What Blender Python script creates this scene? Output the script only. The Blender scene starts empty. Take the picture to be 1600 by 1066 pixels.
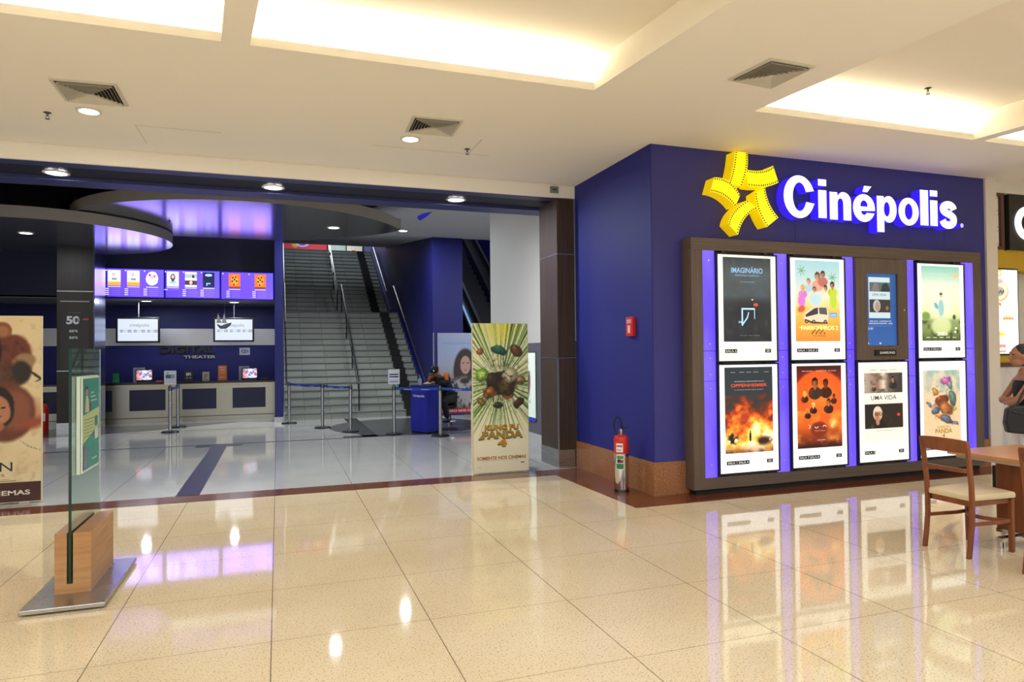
import bpy, bmesh, math, random
import numpy as np
from mathutils import Vector, Matrix
random.seed(7)
SC = bpy.context.scene
COL = SC.collection
# ------------------------------------------------------------------ camera, world, exposure
def setup():
    yaw, pitch, roll = 0.334105793, 0.0178908825, -0.0098120346
    cy, sy = math.cos(yaw), math.sin(yaw)
    r = Vector((cy, -sy, 0)); f = Vector((sy, cy, 0)); u = Vector((0, 0, 1))
    cp, sp = math.cos(pitch), math.sin(pitch)
    f2 = cp*f + sp*u; u2 = cp*u - sp*f
    c, s = math.cos(roll), math.sin(roll)
    r3 = c*r + s*u2; u3 = c*u2 - s*r
    cam = bpy.data.cameras.new('camera'); o = bpy.data.objects.new('camera', cam); COL.objects.link(o)
    m = Matrix((r3, u3, -f2)).transposed().to_4x4(); m.translation = Vector((0, 0, 1.6))
    o.matrix_world = m
    cam.sensor_width = 36; cam.lens = 36*1054.135/1600; cam.clip_start = .05; cam.clip_end = 200
    SC.camera = o
setup()
W = bpy.data.worlds.new('world'); SC.world = W; W.use_nodes = True
W.node_tree.nodes['Background'].inputs[0].default_value = (.86, .96, 1.1, 1)
W.node_tree.nodes['Background'].inputs[1].default_value = .86
SC.view_settings.view_transform = 'Standard'; SC.view_settings.look = 'None'
SC.view_settings.gamma = 1; SC.view_settings.use_curve_mapping = False
SC.view_settings.exposure = 0.0

def area(loc, size, power, col=(1, .88, .72), rot=(0, 0, 0), sy=None, spread=None):
    l = bpy.data.lights.new('area_light', 'AREA'); l.energy = power; l.color = col
    l.shape = 'RECTANGLE'; l.size = size; l.size_y = sy or size
    if spread: l.spread = spread
    o = bpy.data.objects.new('area_light', l); COL.objects.link(o); o.location = loc; o.rotation_euler = rot
    return o
SK = .115
def sk(x, y): return x + SK*(5.38-y)
COFX = [(-9.3, -6.5), (-6.3, -3.45), (-3.25, -.39), (-.19, 2.664), (4.38, 7.34), (7.5, 10.4)]
COFY = [(2.4, 5.38), (-1.2, 1.8), (-4.8, -1.8)]
WARM = (1, .98, .90)
for j, (y0, y1) in enumerate(COFY):
    for (x0, x1) in COFX:
        xm = (x0+x1)/2
        # cove tubes lying on the ledges of the front coffer row
        if j == 0:
            area((sk(xm, y1)-.03, y1+.13, 4.03), x1-x0-.1, 35, WARM, (math.radians(168), 0, 0), .06)
            area((sk(xm, y0), y0-.13, 4.03), x1-x0-.1, 14, WARM, (math.radians(192), 0, 0), .06)
        else:
            area((sk(xm, (y0+y1)/2), (y0+y1)/2, 4.2), 2.4, 84, (.88, .98, 1.12), (0, 0, 0), 2.4)  # rear rows: added panel facing down, general fill for the hall

# ------------------------------------------------------------------ materials
def lin(c):
    if isinstance(c, str):
        c = tuple(int(c[i:i+2], 16)/255 for i in (0, 2, 4))
    return tuple((v/12.92 if v <= .04045 else ((v+.055)/1.055)**2.4) for v in c)
MATS = {}
def mat(name, col=(.5, .5, .5), rough=.5, metal=0, emis=None, es=0, alpha=1, trans=0, ior=1.45, spec=.5, coat=0):
    if name in MATS: return MATS[name]
    m = bpy.data.materials.new(name); m.use_nodes = True; MATS[name] = m
    b = m.node_tree.nodes['Principled BSDF']
    if isinstance(col, str): col = lin(col)
    b.inputs['Base Color'].default_value = (*col, 1); b.inputs['Roughness'].default_value = rough
    b.inputs['Metallic'].default_value = metal; b.inputs['IOR'].default_value = ior
    b.inputs['Transmission Weight'].default_value = trans; b.inputs['Specular IOR Level'].default_value = spec
    b.inputs['Coat Weight'].default_value = coat
    if emis is not None:
        if isinstance(emis, str): emis = lin(emis)
        b.inputs['Emission Color'].default_value = (*emis, 1); b.inputs['Emission Strength'].default_value = es
    return m
class NT:
    def __init__(s, m): s.t = m.node_tree; s.b = s.t.nodes['Principled BSDF']
    def n(s, typ, **k):
        x = s.t.nodes.new(typ)
        for a, v in k.items(): setattr(x, a, v)
        return x
    def l(s, a, b): s.t.links.new(a, b)
    def math(s, op, a, b=None, c=None):
        x = s.n('ShaderNodeMath', operation=op)
        for i, v in enumerate((a, b, c)):
            if v is None: continue
            if isinstance(v, (int, float)): x.inputs[i].default_value = v
            else: s.l(v, x.inputs[i])
        return x.outputs[0]
    def mix(s, f, a, b):
        x = s.n('ShaderNodeMix', data_type='RGBA')
        for i, v in ((0, f), (6, a), (7, b)):
            if isinstance(v, (int, float)): x.inputs[i].default_value = v
            elif isinstance(v, tuple): x.inputs[i].default_value = (*v, 1)
            else: s.l(v, x.inputs[i])
        return x.outputs[2]
    def coord(s, scale=(1, 1, 1), kind='Object'):
        tc = s.n('ShaderNodeTexCoord'); mp = s.n('ShaderNodeMapping'); mp.inputs['Scale'].default_value = scale
        s.l(tc.outputs[kind], mp.inputs[0]); return mp.outputs[0]
    def noise(s, vec, scale=5, detail=3, rough=.5):
        x = s.n('ShaderNodeTexNoise'); x.inputs['Scale'].default_value = scale; x.inputs['Detail'].default_value = detail
        x.inputs['Roughness'].default_value = rough
        s.l(vec, x.inputs['Vector']); return x.outputs['Fac']
    def ramp(s, f, stops):
        x = s.n('ShaderNodeValToRGB'); e = x.color_ramp.elements
        while len(e) < len(stops): e.new(.5)
        for i, (p, c) in enumerate(stops): e[i].position = p; e[i].color = (*c, 1) if isinstance(c, tuple) else (c, c, c, 1)
        s.l(f, x.inputs[0]); return x.outputs[0]
def wood(name, a, b, scale=(30, 30, 1.2), rough=.45, big=1.0):
    if name in MATS: return MATS[name]
    m = mat(name, rough=rough); t = NT(m); v = t.coord(scale)
    f = t.noise(v, big, 6, .65)
    t.l(t.ramp(f, [(.3, lin(a)), (.7, lin(b))]), t.b.inputs['Base Color']); return m
def grid_fac(t, x0, px, y0, py, w):
    g = t.n('ShaderNodeNewGeometry'); sp = t.n('ShaderNodeSeparateXYZ'); t.l(g.outputs['Position'], sp.inputs[0])
    def line(o, c, p):
        q = t.math('DIVIDE', t.math('SUBTRACT', o, c), p)
        d = t.math('ABSOLUTE', t.math('SUBTRACT', t.math('FRACT', t.math('ADD', q, 100.5)), .5))
        return t.math('LESS_THAN', d, w/p/2)
    a = line(sp.outputs[0], x0, px); b = line(sp.outputs[1], y0, py)
    return a, b, sp, g
def terrazzo():
    m = mat('terrazzo', rough=.06, spec=.5); t = NT(m)
    g = t.n('ShaderNodeNewGeometry'); v = g.outputs['Position']
    n1 = t.noise(v, 95, 2, .6); n2 = t.noise(v, 160, 2, .5); n3 = t.noise(v, .9, 3, .5)
    base = t.mix(t.ramp(n3, [(.35, 0.), (.7, 1.)]), lin('D0BC97'), lin('DCCAA8'))
    base = t.mix(t.ramp(n2, [(.55, 0.), (.7, .5)]), base, lin('F0E0C4'))
    base = t.mix(t.ramp(n1, [(.34, .85), (.42, 0.)]), base, lin('8A6B48'))
    a, b, sp, _ = grid_fac(t, -.04, .9, 4.035, .875, .005)
    base = t.mix(t.math('MULTIPLY', a, .85), base, lin('4A3826'))
    base = t.mix(t.math('MULTIPLY', b, .6), base, lin('5A4630'))
    t.l(base, t.b.inputs['Base Color'])
    rr = t.math('ADD', t.math('MULTIPLY', n3, .03), .035); t.l(rr, t.b.inputs['Roughness'])
    return m
def porcelain():
    m = mat('porcelain', rough=.07, spec=.6); t = NT(m)
    a, b, sp, g = grid_fac(t, -.04, .9, 4.035, .9, .006)
    n = t.noise(g.outputs['Position'], 1.3, 3)
    base = t.mix(n, lin('A9A9A6'), lin('BDBCB8'))
    base = t.mix(t.math('MULTIPLY', a, .7), base, lin('3C3C3C'))
    base = t.mix(t.math('MULTIPLY', b, .25), base, lin('3C3C3C'))
    t.l(base, t.b.inputs['Base Color']); return m
def granite(name, a, b, rough=.18):
    m = mat(name, rough=rough, spec=.5); t = NT(m)
    g = t.n('ShaderNodeNewGeometry'); n = t.noise(g.outputs['Position'], 55, 4, .7)
    t.l(t.ramp(n, [(.3, lin(a)), (.65, lin(b))]), t.b.inputs['Base Color']); return m
def brushed(name, a='B9B9B6', rough=.28, scale=(1, 1, 120)):
    m = mat(name, a, rough, 1.0); t = NT(m); n = t.noise(t.coord(scale), 3, 3)
    t.l(t.math('ADD', t.math('MULTIPLY', n, .2), rough-.1), t.b.inputs['Roughness']); return m
def paint(name, c, rough=.6, amt=.05):
    if name in MATS: return MATS[name]
    m = mat(name, c, rough); t = NT(m); n = t.noise(t.coord(kind='Object'), 1.7, 4)
    c = lin(c) if isinstance(c, str) else c
    t.l(t.mix(n, tuple(v*(1-amt) for v in c), tuple(min(1, v*(1+amt)) for v in c)), t.b.inputs['Base Color']); return m
M_TER = terrazzo(); M_POR = porcelain()
M_GRAN = granite('brown_granite', '7B4A2C', 'A8744C'); M_STRIP = granite('brown_strip', '5A2F1E', '74412B', .12)
M_CEIL = paint('ceiling_paint', 'FBF3E4', .8, .01)
M_COVE = paint('cove_paint', 'F2E9D6', .8, .01)
M_BLUE = paint('blue_paint', '1B227A', .6); M_BLUEF = paint('slate_blue_paint', '35347C', .6, .04)
M_DBLUE = paint('deep_blue_paint', '191A66', .5); M_NIGHT = paint('night_blue_paint', '171736', .5)
M_BLACK = mat('black_plastic', '101012', .4); M_DARK = mat('dark_paint_and_shade', '1A1614', .7)
M_STEEL = brushed('brushed_steel'); M_CHROME = mat('chrome', 'D8D8D8', .12, 1)
M_ALU = mat('aluminium', 'B4B4B4', .35, 1)
M_BROWNP = wood('dark_brown_laminate', '35271F', '50402F', (40, 40, 1.0))
M_BROWNH = wood('brown_laminate', '54453A', '6B5A4C', (1.2, 40, 40)); M_BROWNV = wood('brown_laminate_vertical', '54453A', '6B5A4C', (40, 40, 1.2))
M_GRAYC = paint('gray_ceiling_paint', 'CFCFCC', .6, .02); M_WHITE = paint('white_paint', 'E4E2DC', .6, .02)
M_GRAYW = paint('gray_wall_paint', '6A6A74', .6)
M_LAMP = mat('lamp_diffuser', 'FFFFFF', .5, emis=(1, .95, .86), es=9)
M_LAMPC = mat('cool_lamp_diffuser', 'FFFFFF', .5, emis=(.9, .95, 1), es=9)
M_RIM = mat('white_lamp_rim', 'E8E0D0', .4)
M_OAK = wood('cherry_wood', '6E3A1C', '8C4E28', (14, 14, 2), .35)
M_OAKT = wood('honey_wood', 'B0794C', 'C08A5C', (2, 14, 14), .3)
M_TAN = wood('tan_laminate', '9A6B3F', 'B98A58', (1.5, 1.5, 22), .4)
M_RED = mat('red_paint', 'C8261A', .35); M_WP = mat('white_plastic', 'EDEDE8', .4)

# ------------------------------------------------------------------ mesh helpers
class MB:
    def __init__(s): s.v = []; s.f = []; s.m = []; s.c = []
    def add(s, vs, fs, mi=0, col=None):
        o = len(s.v); s.v += [tuple(v) for v in vs]; s.f += [tuple(i+o for i in f) for f in fs]; s.m += [mi]*len(fs)
        s.c += [col or (1, 1, 1)]*len(vs) if not isinstance(col, list) else col
        return s
    def box(s, x0, y0, z0, x1, y1, z1, mi=0, col=None):
        v = [(x0, y0, z0), (x1, y0, z0), (x1, y1, z0), (x0, y1, z0), (x0, y0, z1), (x1, y0, z1), (x1, y1, z1), (x0, y1, z1)]
        return s.add(v, [(0, 3, 2, 1), (4, 5, 6, 7), (0, 1, 5, 4), (1, 2, 6, 5), (2, 3, 7, 6), (3, 0, 4, 7)], mi, col)
    def prism(s, poly, z0, z1, mi=0, T=None, col=None):
        n = len(poly); v = [(x, y, z0) for x, y in poly]+[(x, y, z1) for x, y in poly]
        if T: v = [T(p) for p in v]
        return s.add(v, [tuple(range(n-1, -1, -1)), tuple(range(n, 2*n))]+[(i, (i+1) % n, n+(i+1) % n, n+i) for i in range(n)], mi, col)
    def tube(s, pts, r, n=10, mi=0, closed=False, cap=True):
        pts = [Vector(p) for p in pts]; N = len(pts); rr = r if isinstance(r, (list, tuple)) else [r]*N
        vs = []; up = None
        for i, p in enumerate(pts):
            a = pts[(i-1) % N] if (closed or i > 0) else p; b = pts[(i+1) % N] if (closed or i < N-1) else p
            d = (b-a).normalized()
            if up is None:
                up = Vector((0, 0, 1)) if abs(d.z) < .9 else Vector((1, 0, 0))
            x = d.cross(up).normalized(); up = x.cross(d).normalized()
            for k in range(n):
                t = 2*math.pi*k/n; vs.append(p+(x*math.cos(t)+up*math.sin(t))*rr[i])
        fs = []
        for i in range(N if closed else N-1):
            for k in range(n):
                a, b = i*n+k, i*n+(k+1) % n; c, d = ((i+1) % N)*n+(k+1) % n, ((i+1) % N)*n+k
                fs.append((a, b, c, d))
        if cap and not closed: fs += [tuple(range(n-1, -1, -1)), tuple(range((N-1)*n, N*n))]
        return s.add(vs, fs, mi)
    def lathe(s, prof, n=24, c=(0, 0, 0), mi=0):
        vs = []; P = len(prof)
        for r, z in prof:
            for k in range(n):
                t = 2*math.pi*k/n; vs.append((c[0]+r*math.cos(t), c[1]+r*math.sin(t), c[2]+z))
        fs = [(i*n+k, i*n+(k+1) % n, (i+1)*n+(k+1) % n, (i+1)*n+k) for i in range(P-1) for k in range(n)]
        if prof[0][0] > 1e-6: fs.append(tuple(range(n-1, -1, -1)))
        if prof[-1][0] > 1e-6: fs.append(tuple(range((P-1)*n, P*n)))
        return s.add(vs, fs, mi)
    def ell(s, c, r, n=16, m=10, mi=0):
        vs = [(c[0]+r[0]*math.sin(math.pi*j/m)*math.cos(2*math.pi*k/n), c[1]+r[1]*math.sin(math.pi*j/m)*math.sin(2*math.pi*k/n), c[2]+r[2]*math.cos(math.pi*j/m)) for j in range(m+1) for k in range(n)]
        fs = [(j*n+k, (j+1)*n+k, (j+1)*n+(k+1) % n, j*n+(k+1) % n) for j in range(m) for k in range(n)]
        return s.add(vs, fs, mi)
    def build(s, name, mats, parent=None, world=True, smooth=False, bevel=0, loc=None):
        me = bpy.data.meshes.new(name)
        v = s.v
        off = Vector((0, 0, 0))
        if parent is not None and world:
            off = root_loc(parent)
            v = [(a-off.x, b-off.y, c-off.z) for a, b, c in v]
        elif parent is None and world and loc is None:
            # origin at the base centre of the shape
            xs = [a for a, b, c in v]; ys = [b for a, b, c in v]; zs = [c for a, b, c in v]
            off = Vector(((min(xs)+max(xs))/2, (min(ys)+max(ys))/2, min(zs)))
            v = [(a-off.x, b-off.y, c-off.z) for a, b, c in v]; loc = off
        me.from_pydata(v, [], s.f)
        for m in (mats if isinstance(mats, (list, tuple)) else [mats]): me.materials.append(m)
        me.polygons.foreach_set('material_index', s.m)
        if any(c != (1, 1, 1) for c in s.c):
            ca = me.color_attributes.new('Col', 'FLOAT_COLOR', 'POINT')
            arr = np.ones((len(s.c), 4), np.float32); arr[:, :3] = np.array(s.c)
            ca.data.foreach_set('color', arr.ravel())
        if smooth:
            me.polygons.foreach_set('use_smooth', [True]*len(me.polygons))
            me.set_sharp_from_angle(angle=math.radians(38))
        me.update()
        o = bpy.data.objects.new(name, me); COL.objects.link(o)
        if loc is not None: o.location = loc
        if parent is not None: o.parent = parent
        if bevel:
            b = o.modifiers.new('bevel', 'BEVEL'); b.width = bevel; b.segments = 2; b.limit_method = 'ANGLE'
        return o
def root_loc(o):
    l = Vector(o.location)
    while o.parent: o = o.parent; l += Vector(o.location)
    return l
def tag(o, label, cat, group=None, kind=None):
    o['label'] = label; o['category'] = cat
    if group: o['group'] = group
    if kind: o['kind'] = kind
    return o
def thing(name, label, cat, loc, rz=0, group=None):
    o = bpy.data.objects.new(name, None); COL.objects.link(o); o.location = loc; o.rotation_euler = (0, 0, rz)
    o.empty_display_size = .1
    return tag(o, label, cat, group)
def struct(name, mb, mats, **k):
    o = mb.build(name, mats, **k); o['kind'] = 'structure'; return o
def copy_tree(o, parent=None):
    c = o.copy(); COL.objects.link(c)
    if parent is not None: c.parent = parent
    for ch in list(o.children): copy_tree(ch, c)
    return c
def B(*a, mi=0): return MB().box(*a, mi)

# text -> triangles in a plane
TXC = {}
def text_mesh(s, bold=0.0):
    k = (s, bold)
    if k in TXC: return TXC[k]
    cu = bpy.data.curves.new('t', 'FONT'); cu.body = s; cu.offset = bold; cu.resolution_u = 4
    ob = bpy.data.objects.new('t', cu)
    me = bpy.data.meshes.new_from_object(ob)
    v = [tuple(p.co) for p in me.vertices]; f = [tuple(p.vertices) for p in me.polygons]
    bpy.data.objects.remove(ob); bpy.data.curves.remove(cu); bpy.data.meshes.remove(me)
    if not v: v = [(0, 0, 0)]
    xs = [p[0] for p in v]; ys = [p[1] for p in v]
    TXC[k] = (v, f, min(xs), max(xs), min(ys), max(ys)); return TXC[k]

def colmat(name, emis=0., rough=.5, spec=.5, base=1.0):
    if name in MATS: return MATS[name]
    m = mat(name, rough=rough, spec=spec); t = NT(m)
    a = t.n('ShaderNodeAttribute', attribute_name='Col')
    if base == 1.0: t.l(a.outputs['Color'], t.b.inputs['Base Color'])
    else: t.b.inputs['Base Color'].default_value = (.02, .02, .02, 1)
    if emis:
        t.l(a.outputs['Color'], t.b.inputs['Emission Color']); t.b.inputs['Emission Strength'].default_value = emis
    return m
M_LIT = colmat('backlit_print', .62, .3); M_PAPER = colmat('printed_paper', 0, .6); M_SCREEN = colmat('display_screen', 1.0, .25, base=0)
M_SCREENB = colmat('bright_display_screen', 1.05, .25, base=0)
M_GLOSSY = colmat('printed_plastic', 0, .3)

class Canvas:
    """flat printed thing: u to the right, v up, w metres wide, h metres high; o = lower left corner, right vector R"""
    def __init__(s, o, R, w, h, N=None, U=(0, 0, 1)):
        s.o = Vector(o); s.R = Vector(R).normalized(); s.U = Vector(U).normalized(); s.N = Vector(N).normalized() if N else s.R.cross(s.U)
        s.w = w; s.h = h; s.mb = MB(); s.d = .0012
    def P(s, u, v, d): return tuple(s.o+s.R*(u*s.w)+s.U*(v*s.h)+s.N*d)
    def up(s, k=1): s.d += .0006*k; return s
    def grid(s, fn, nu, nv):
        u, v = np.meshgrid((np.arange(nu+1))/nu, (np.arange(nv+1))/nv)
        c = fn(u, v, s.h/s.w); c = np.clip(c, 0, 1)
        c = np.where(c <= .04045, c/12.92, ((c+.055)/1.055)**2.4)
        o = np.array(s.o); pts = o+np.outer(u.ravel()*s.w, np.array(s.R))+np.outer(v.ravel()*s.h, np.array(s.U))+np.array(s.N)*s.d
        idx = np.arange((nu+1)*(nv+1)).reshape(nv+1, nu+1)
        f = np.stack([idx[:-1, :-1], idx[:-1, 1:], idx[1:, 1:], idx[1:, :-1]], -1).reshape(-1, 4)
        s.mb.add([tuple(p) for p in pts.tolist()], [tuple(q) for q in f.tolist()], 0, [tuple(x) for x in c.reshape(-1, 3).tolist()])
        s.up(); return s
    def poly(s, pts, col): s.mb.add([s.P(u, v, s.d) for u, v in pts], [tuple(range(len(pts)))], 0, lin(col)); s.up(.25); return s
    def rect(s, u0, v0, u1, v1, col): return s.poly([(u0, v0), (u1, v0), (u1, v1), (u0, v1)], col)
    def ell(s, u, v, ru, rv, col, n=20): return s.poly([(u+ru*math.cos(2*math.pi*k/n), v+rv*math.sin(2*math.pi*k/n)) for k in range(n)], col)
    def text(s, t, u0, v0, u1, v1, col, bold=0.0):
        v, f, a, b, c, d = text_mesh(t, bold)
        if b-a < 1e-5: return s
        s.mb.add([s.P(u0+(p[0]-a)/(b-a)*(u1-u0), v0+(p[1]-c)/(d-c)*(v1-v0), s.d) for p in v], f, 0, lin(col)); s.up(.3); return s
    def build(s, name, m, parent=None, **k): return s.mb.build(name, m, parent, **k)

# numpy paint helpers ------------------------------------------------
_r = np.random.RandomState(3); _T = _r.rand(64, 64)
def vn(x, y):
    xi = np.floor(x).astype(int); yi = np.floor(y).astype(int); fx = x-xi; fy = y-yi
    fx = fx*fx*(3-2*fx); fy = fy*fy*(3-2*fy); g = lambda a, b: _T[a % 64, b % 64]
    return (g(xi, yi)*(1-fx)+g(xi+1, yi)*fx)*(1-fy)+(g(xi, yi+1)*(1-fx)+g(xi+1, yi+1)*fx)*fy
def fbm(x, y, o=4):
    t = 0; a = .5; s = 0
    for i in range(o): t = t+a*vn(x*2**i+i*7, y*2**i+i*13); s += a; a *= .5
    return t/s
def hexc(c): return np.array([int(c[i:i+2], 16)/255 for i in (0, 2, 4)])
def gradv(v, stops):
    out = np.zeros(v.shape+(3,)); p = [s[0] for s in stops]
    for k in range(3): out[..., k] = np.interp(v, p, [hexc(s[1])[k] for s in stops])
    return out
def over(c, m, col):
    col = hexc(col) if isinstance(col, str) else col
    m = np.clip(m, 0, 1)[..., None]; return c*(1-m)+col*m
def em(u, v, a, cu, cv, ru, rv, soft=.15, rot=0):
    x = u-cu; y = (v-cv)*a; rv = rv*a; ru_ = ru
    if rot: x, y = x*math.cos(rot)+y*math.sin(rot), -x*math.sin(rot)+y*math.cos(rot)
    d = np.sqrt((x/ru_)**2+(y/rv)**2); return np.clip((1-d)/soft, 0, 1)
def blob(c, u, v, a, cx, cy, rx, ry, soft, rot, col):
    k = hexc(col); c = over(c, em(u, v, a, cx, cy, rx, ry, soft, rot), k*.62)
    c = over(c, em(u, v, a, cx-.12*rx, cy+.12*ry, rx*.85, ry*.85, .55, rot), k)
    return over(c, em(u, v, a, cx-.3*rx, cy+.35*ry, rx*.4, ry*.4, .9, rot)*.6, np.clip(k*1.5+.08, 0, 1))
def warp(u, v, k):
    return u+(fbm(u*9+1, v*13)-.5)*k*2, v+(fbm(u*9+7, v*13+5)-.5)*k*1.4
def figure(c, u, v, a, cx, cy, s, skin, hair, cloth, face=True):
    """head and shoulders of a generic person"""
    c = over(c, em(u, v, a, cx, cy-1.9*s/a, 1.7*s, 1.3*s/a, .12), cloth)
    c = over(c, em(u, v, a, cx, cy+.18*s/a, .78*s, .95*s/a, .1), hair)
    c = over(c, em(u, v, a, cx, cy-.8*s/a, .32*s, .5*s/a, .1), skin)
    c = over(c, em(u, v, a, cx, cy-.05*s/a, .58*s, .78*s/a, .1), skin)
    c = over(c, em(u, v, a, cx+.42*s, cy-.1*s/a, .3*s, .7*s/a, .6)*.45, hair)
    c = over(c, em(u, v, a, cx, cy+.62*s/a, .6*s, .28*s/a, .4), hair)
    c = over(c, em(u, v, a, cx-.9*s, cy-1.7*s/a, .5*s, .9*s/a, .8)*.35, skin)
    if face:
        for k in (-1, 1): c = over(c, em(u, v, a, cx+k*.22*s, cy+.08*s/a, .12*s, .06*s/a, .4), '2A1A14')
        c = over(c, em(u, v, a, cx+.03*s, cy-.12*s/a, .07*s, .2*s/a, .5)*.4, '5A3020')
        c = over(c, em(u, v, a, cx, cy-.42*s/a, .18*s, .06*s/a, .4), '7A3A30')
    return c

# ================================================================== STRUCTURE
ZC = 3.93
YW = 6.587; XS = 3.945
# floors
struct('floor', B(-14, -8, -.1, 16, 8.17, 0), M_TER)
struct('floor', B(-14, 8.17, -.1, 16, 36, 0), M_POR)
mb = MB(); mb.prism([(-14, 8.17), (3.42, 8.17), (3.46, 6.14), (16, 6.14), (16, 8.56), (-14, 8.56)], -.02, .0015)
struct('trim_1', mb, M_STRIP)
M_INK = mat('dark_floor_inlay', '16181F', .45); M_INK2 = mat('grey_floor_inlay', '4A4A4E', .22)
struct('trim_2', B(-9, 13.26, -.01, 9, 13.34, .002), M_INK)
mb = MB().box(-1.11, 8.56, -.01, -.86, 12.98, .005).box(-1.38, 12.98, -.01, -.6, 13.26, .005)
struct('trim_3', mb, M_INK)
mb = MB(); pts = []
for k in range(48):
    t = 2*math.pi*k/48; pts.append((2.75+1.7*math.cos(t), 15.1+1.75*math.sin(t)))
mb.prism(pts, -.01, .001)
struct('trim_4', mb, M_INK2)
struct('trim_5', MB().box(1.55, 13.34, -.01, 1.85, 17.3, .003).box(1.2, 13.34, -.01, 2.2, 13.6, .003), M_INK)
mb = MB(); arc = [(-9, 15.2), (-5, 15.6), (-3.53, 16.0), (-2.5, 16.4), (-1.97, 16.8), (-1.3, 17.3), (-.9, 17.65), (-9, 17.65)]
mb.prism(arc, -.01, .001); struct('trim_6', mb, M_INK2)

# hall ceiling with coffers, laid out in the slightly skewed grid of the ceiling
def quad(mb, p, mi=0): mb.add(p, [(0, 1, 2, 3)], mi)
mb = MB(); cof = MB()
xb = sorted([-14, 16]+[v for c in COFX for v in c]); yb = sorted([-8, 8.62]+[v for c in COFY for v in c])
for i in range(len(xb)-1):
    for j in range(len(yb)-1):
        x0, x1, y0, y1 = xb[i], xb[i+1], yb[j], yb[j+1]
        if any(abs(c[0]-x0) < 1e-6 for c in COFX) and any(abs(c[0]-y0) < 1e-6 for c in COFY): continue
        a = (x0 if x0 in (-14, 16) else sk(x0, y0)), (x1 if x1 in (-14, 16) else sk(x1, y0)), (x1 if x1 in (-14, 16) else sk(x1, y1)), (x0 if x0 in (-14, 16) else sk(x0, y1))
        quad(mb, [(a[0], y0, ZC), (a[3], y1, ZC), (a[2], y1, ZC), (a[1], y0, ZC)])
for (y0, y1) in COFY:
    for (x0, x1) in COFX:
        def ring(e, z): return [(sk(x0, y0-e)-e, y0-e, z), (sk(x1, y0-e)+e, y0-e, z), (sk(x1, y1+e)+e, y1+e, z), (sk(x0, y1+e)-e, y1+e, z)]
        e = .24 if y0 > 2 else .07
        es = .07
        def ring2(ex, ey, z): return [(sk(x0, y0-ey)-ex, y0-ey, z), (sk(x1, y0-ey)+ex, y0-ey, z), (sk(x1, y1+ey)+ex, y1+ey, z), (sk(x0, y1+ey)-ex, y1+ey, z)]
        R = [ring2(0, 0, ZC), ring2(0, 0, ZC+.068), ring2(es, e, ZC+.068), ring2(es, e, ZC+.30)]
        for a, b in zip(R[:-1], R[1:]):
            for k in range(4):
                quad(cof, [a[k], a[(k+1) % 4], b[(k+1) % 4], b[k]])
        quad(cof, R[-1][::-1])
struct('ceiling', mb, M_CEIL); struct('ceiling', cof, M_COVE)
# access hatch joints in the plaster ceiling
M_JOINT = mat('plaster_joint', 'DDD2BC', .8)
mb = MB()
for a, b, c, d in [(-1.35, 7.6, -.55, 7.61), (-1.35, 7.6, -1.345, 8.2), (1.0, 7.55, 2.35, 7.56), (2.1, 7.0, 2.11, 7.55), (-6, 8.55, 3.9, 8.553)]:
    mb.box(a, b, ZC-.001, c+.004, d+.004, ZC+.01)
struct('trim_7', mb, M_JOINT)

# portal beam with its blue soffit
struct('wall_portal', B(-14, 8.62, 3.76, 3.95, 8.70, 5.0), M_CEIL)
mb = MB().box(-14, 8.66, 3.758, 3.95, 8.86, 3.83).box(-14, 8.86, 3.80, 3.95, 9.5, 3.9, mi=1).box(-14, 9.5, 3.758, 3.95, 9.86, 3.9)
struct('trim_8', mb, [mat('blue_grey_metal', '3A3D72', .45), mat('shutter_slot', '16182C', .6)])
# blue side wall and poster wall (one solid block, faces only where seen)
struct('wall_side', B(XS, YW, 0, 4.17, 8.62, ZC), M_BLUE)
struct('wall_front', B(3.951, YW-.006, 0, 9.15, YW+.3, ZC+.02), M_BLUEF)
mb = MB().box(XS-.02, YW-.024, 0, XS+.001, 8.62, .37).box(XS+.001, YW-.024, 0, 9.15, YW+.02, .37)
struct('baseboard_side', mb, M_GRAN)
# panel joints in the poster wall above the frame
mb = MB()
for x in (5.93, 6.72, 7.75, 8.4): mb.box(x, YW-.006, 2.85, x+.006, YW+.01, 3.2)
struct('trim_9', mb, mat('joint_dark', '2C2A55', .7))
# white corner column and shop front on the right
struct('trim_10', B(9.15, YW-.035, 0, 9.36, YW+.3, ZC+.02), paint('warm_white_paint', 'E2D6C6', .6, .02))
struct('wall_right', B(9.36, 6.7, 0, 14, 6.95, 1.36), paint('tile_white', 'DCD4CC', .35, .02))
struct('wall_right', MB().box(9.36, 6.7, 2.7, 14, 6.95, 2.99).box(9.36, 6.7, 1.36, 14, 6.95, 1.5), paint('mustard_paint', 'C9A227', .5))
struct('wall_right', MB().box(9.36, 6.64, 3.78, 14, 6.95, ZC+.02).box(9.36, 6.72, 2.99, 14, 6.95, 3.78), paint('cream_paint', 'E0D8C8', .6, .02))
struct('wall_shop_back', B(9.36, 6.96, 1.3, 14, 7.05, 3.0), paint('cream_paint', 'E0D8C8', .6, .02))
struct('trim_11', B(9.36, 6.67, 1.34, 14, 6.7, 1.40), mat('brown_metal_strip', '5A3A26', .4))
mb = MB()
for k in range(-6, 12):
    x = 9.36+k*.3
    mb.add([(x, 6.698, .1), (x+.006, 6.698, .1), (x+1.246, 6.698, 1.34), (x+1.24, 6.698, 1.34)], [(0, 1, 2, 3)])
    mb.add([(x+1.24, 6.698, .1), (x+1.246, 6.698, .1), (x+.006, 6.698, 1.34), (x, 6.698, 1.34)], [(0, 1, 2, 3)])
mb.v = [(max(9.37, min(13.9, a)), b, c) for a, b, c in mb.v]
struct('trim_12', mb, mat('tile_grout', 'C2BAB2', .7))
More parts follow.
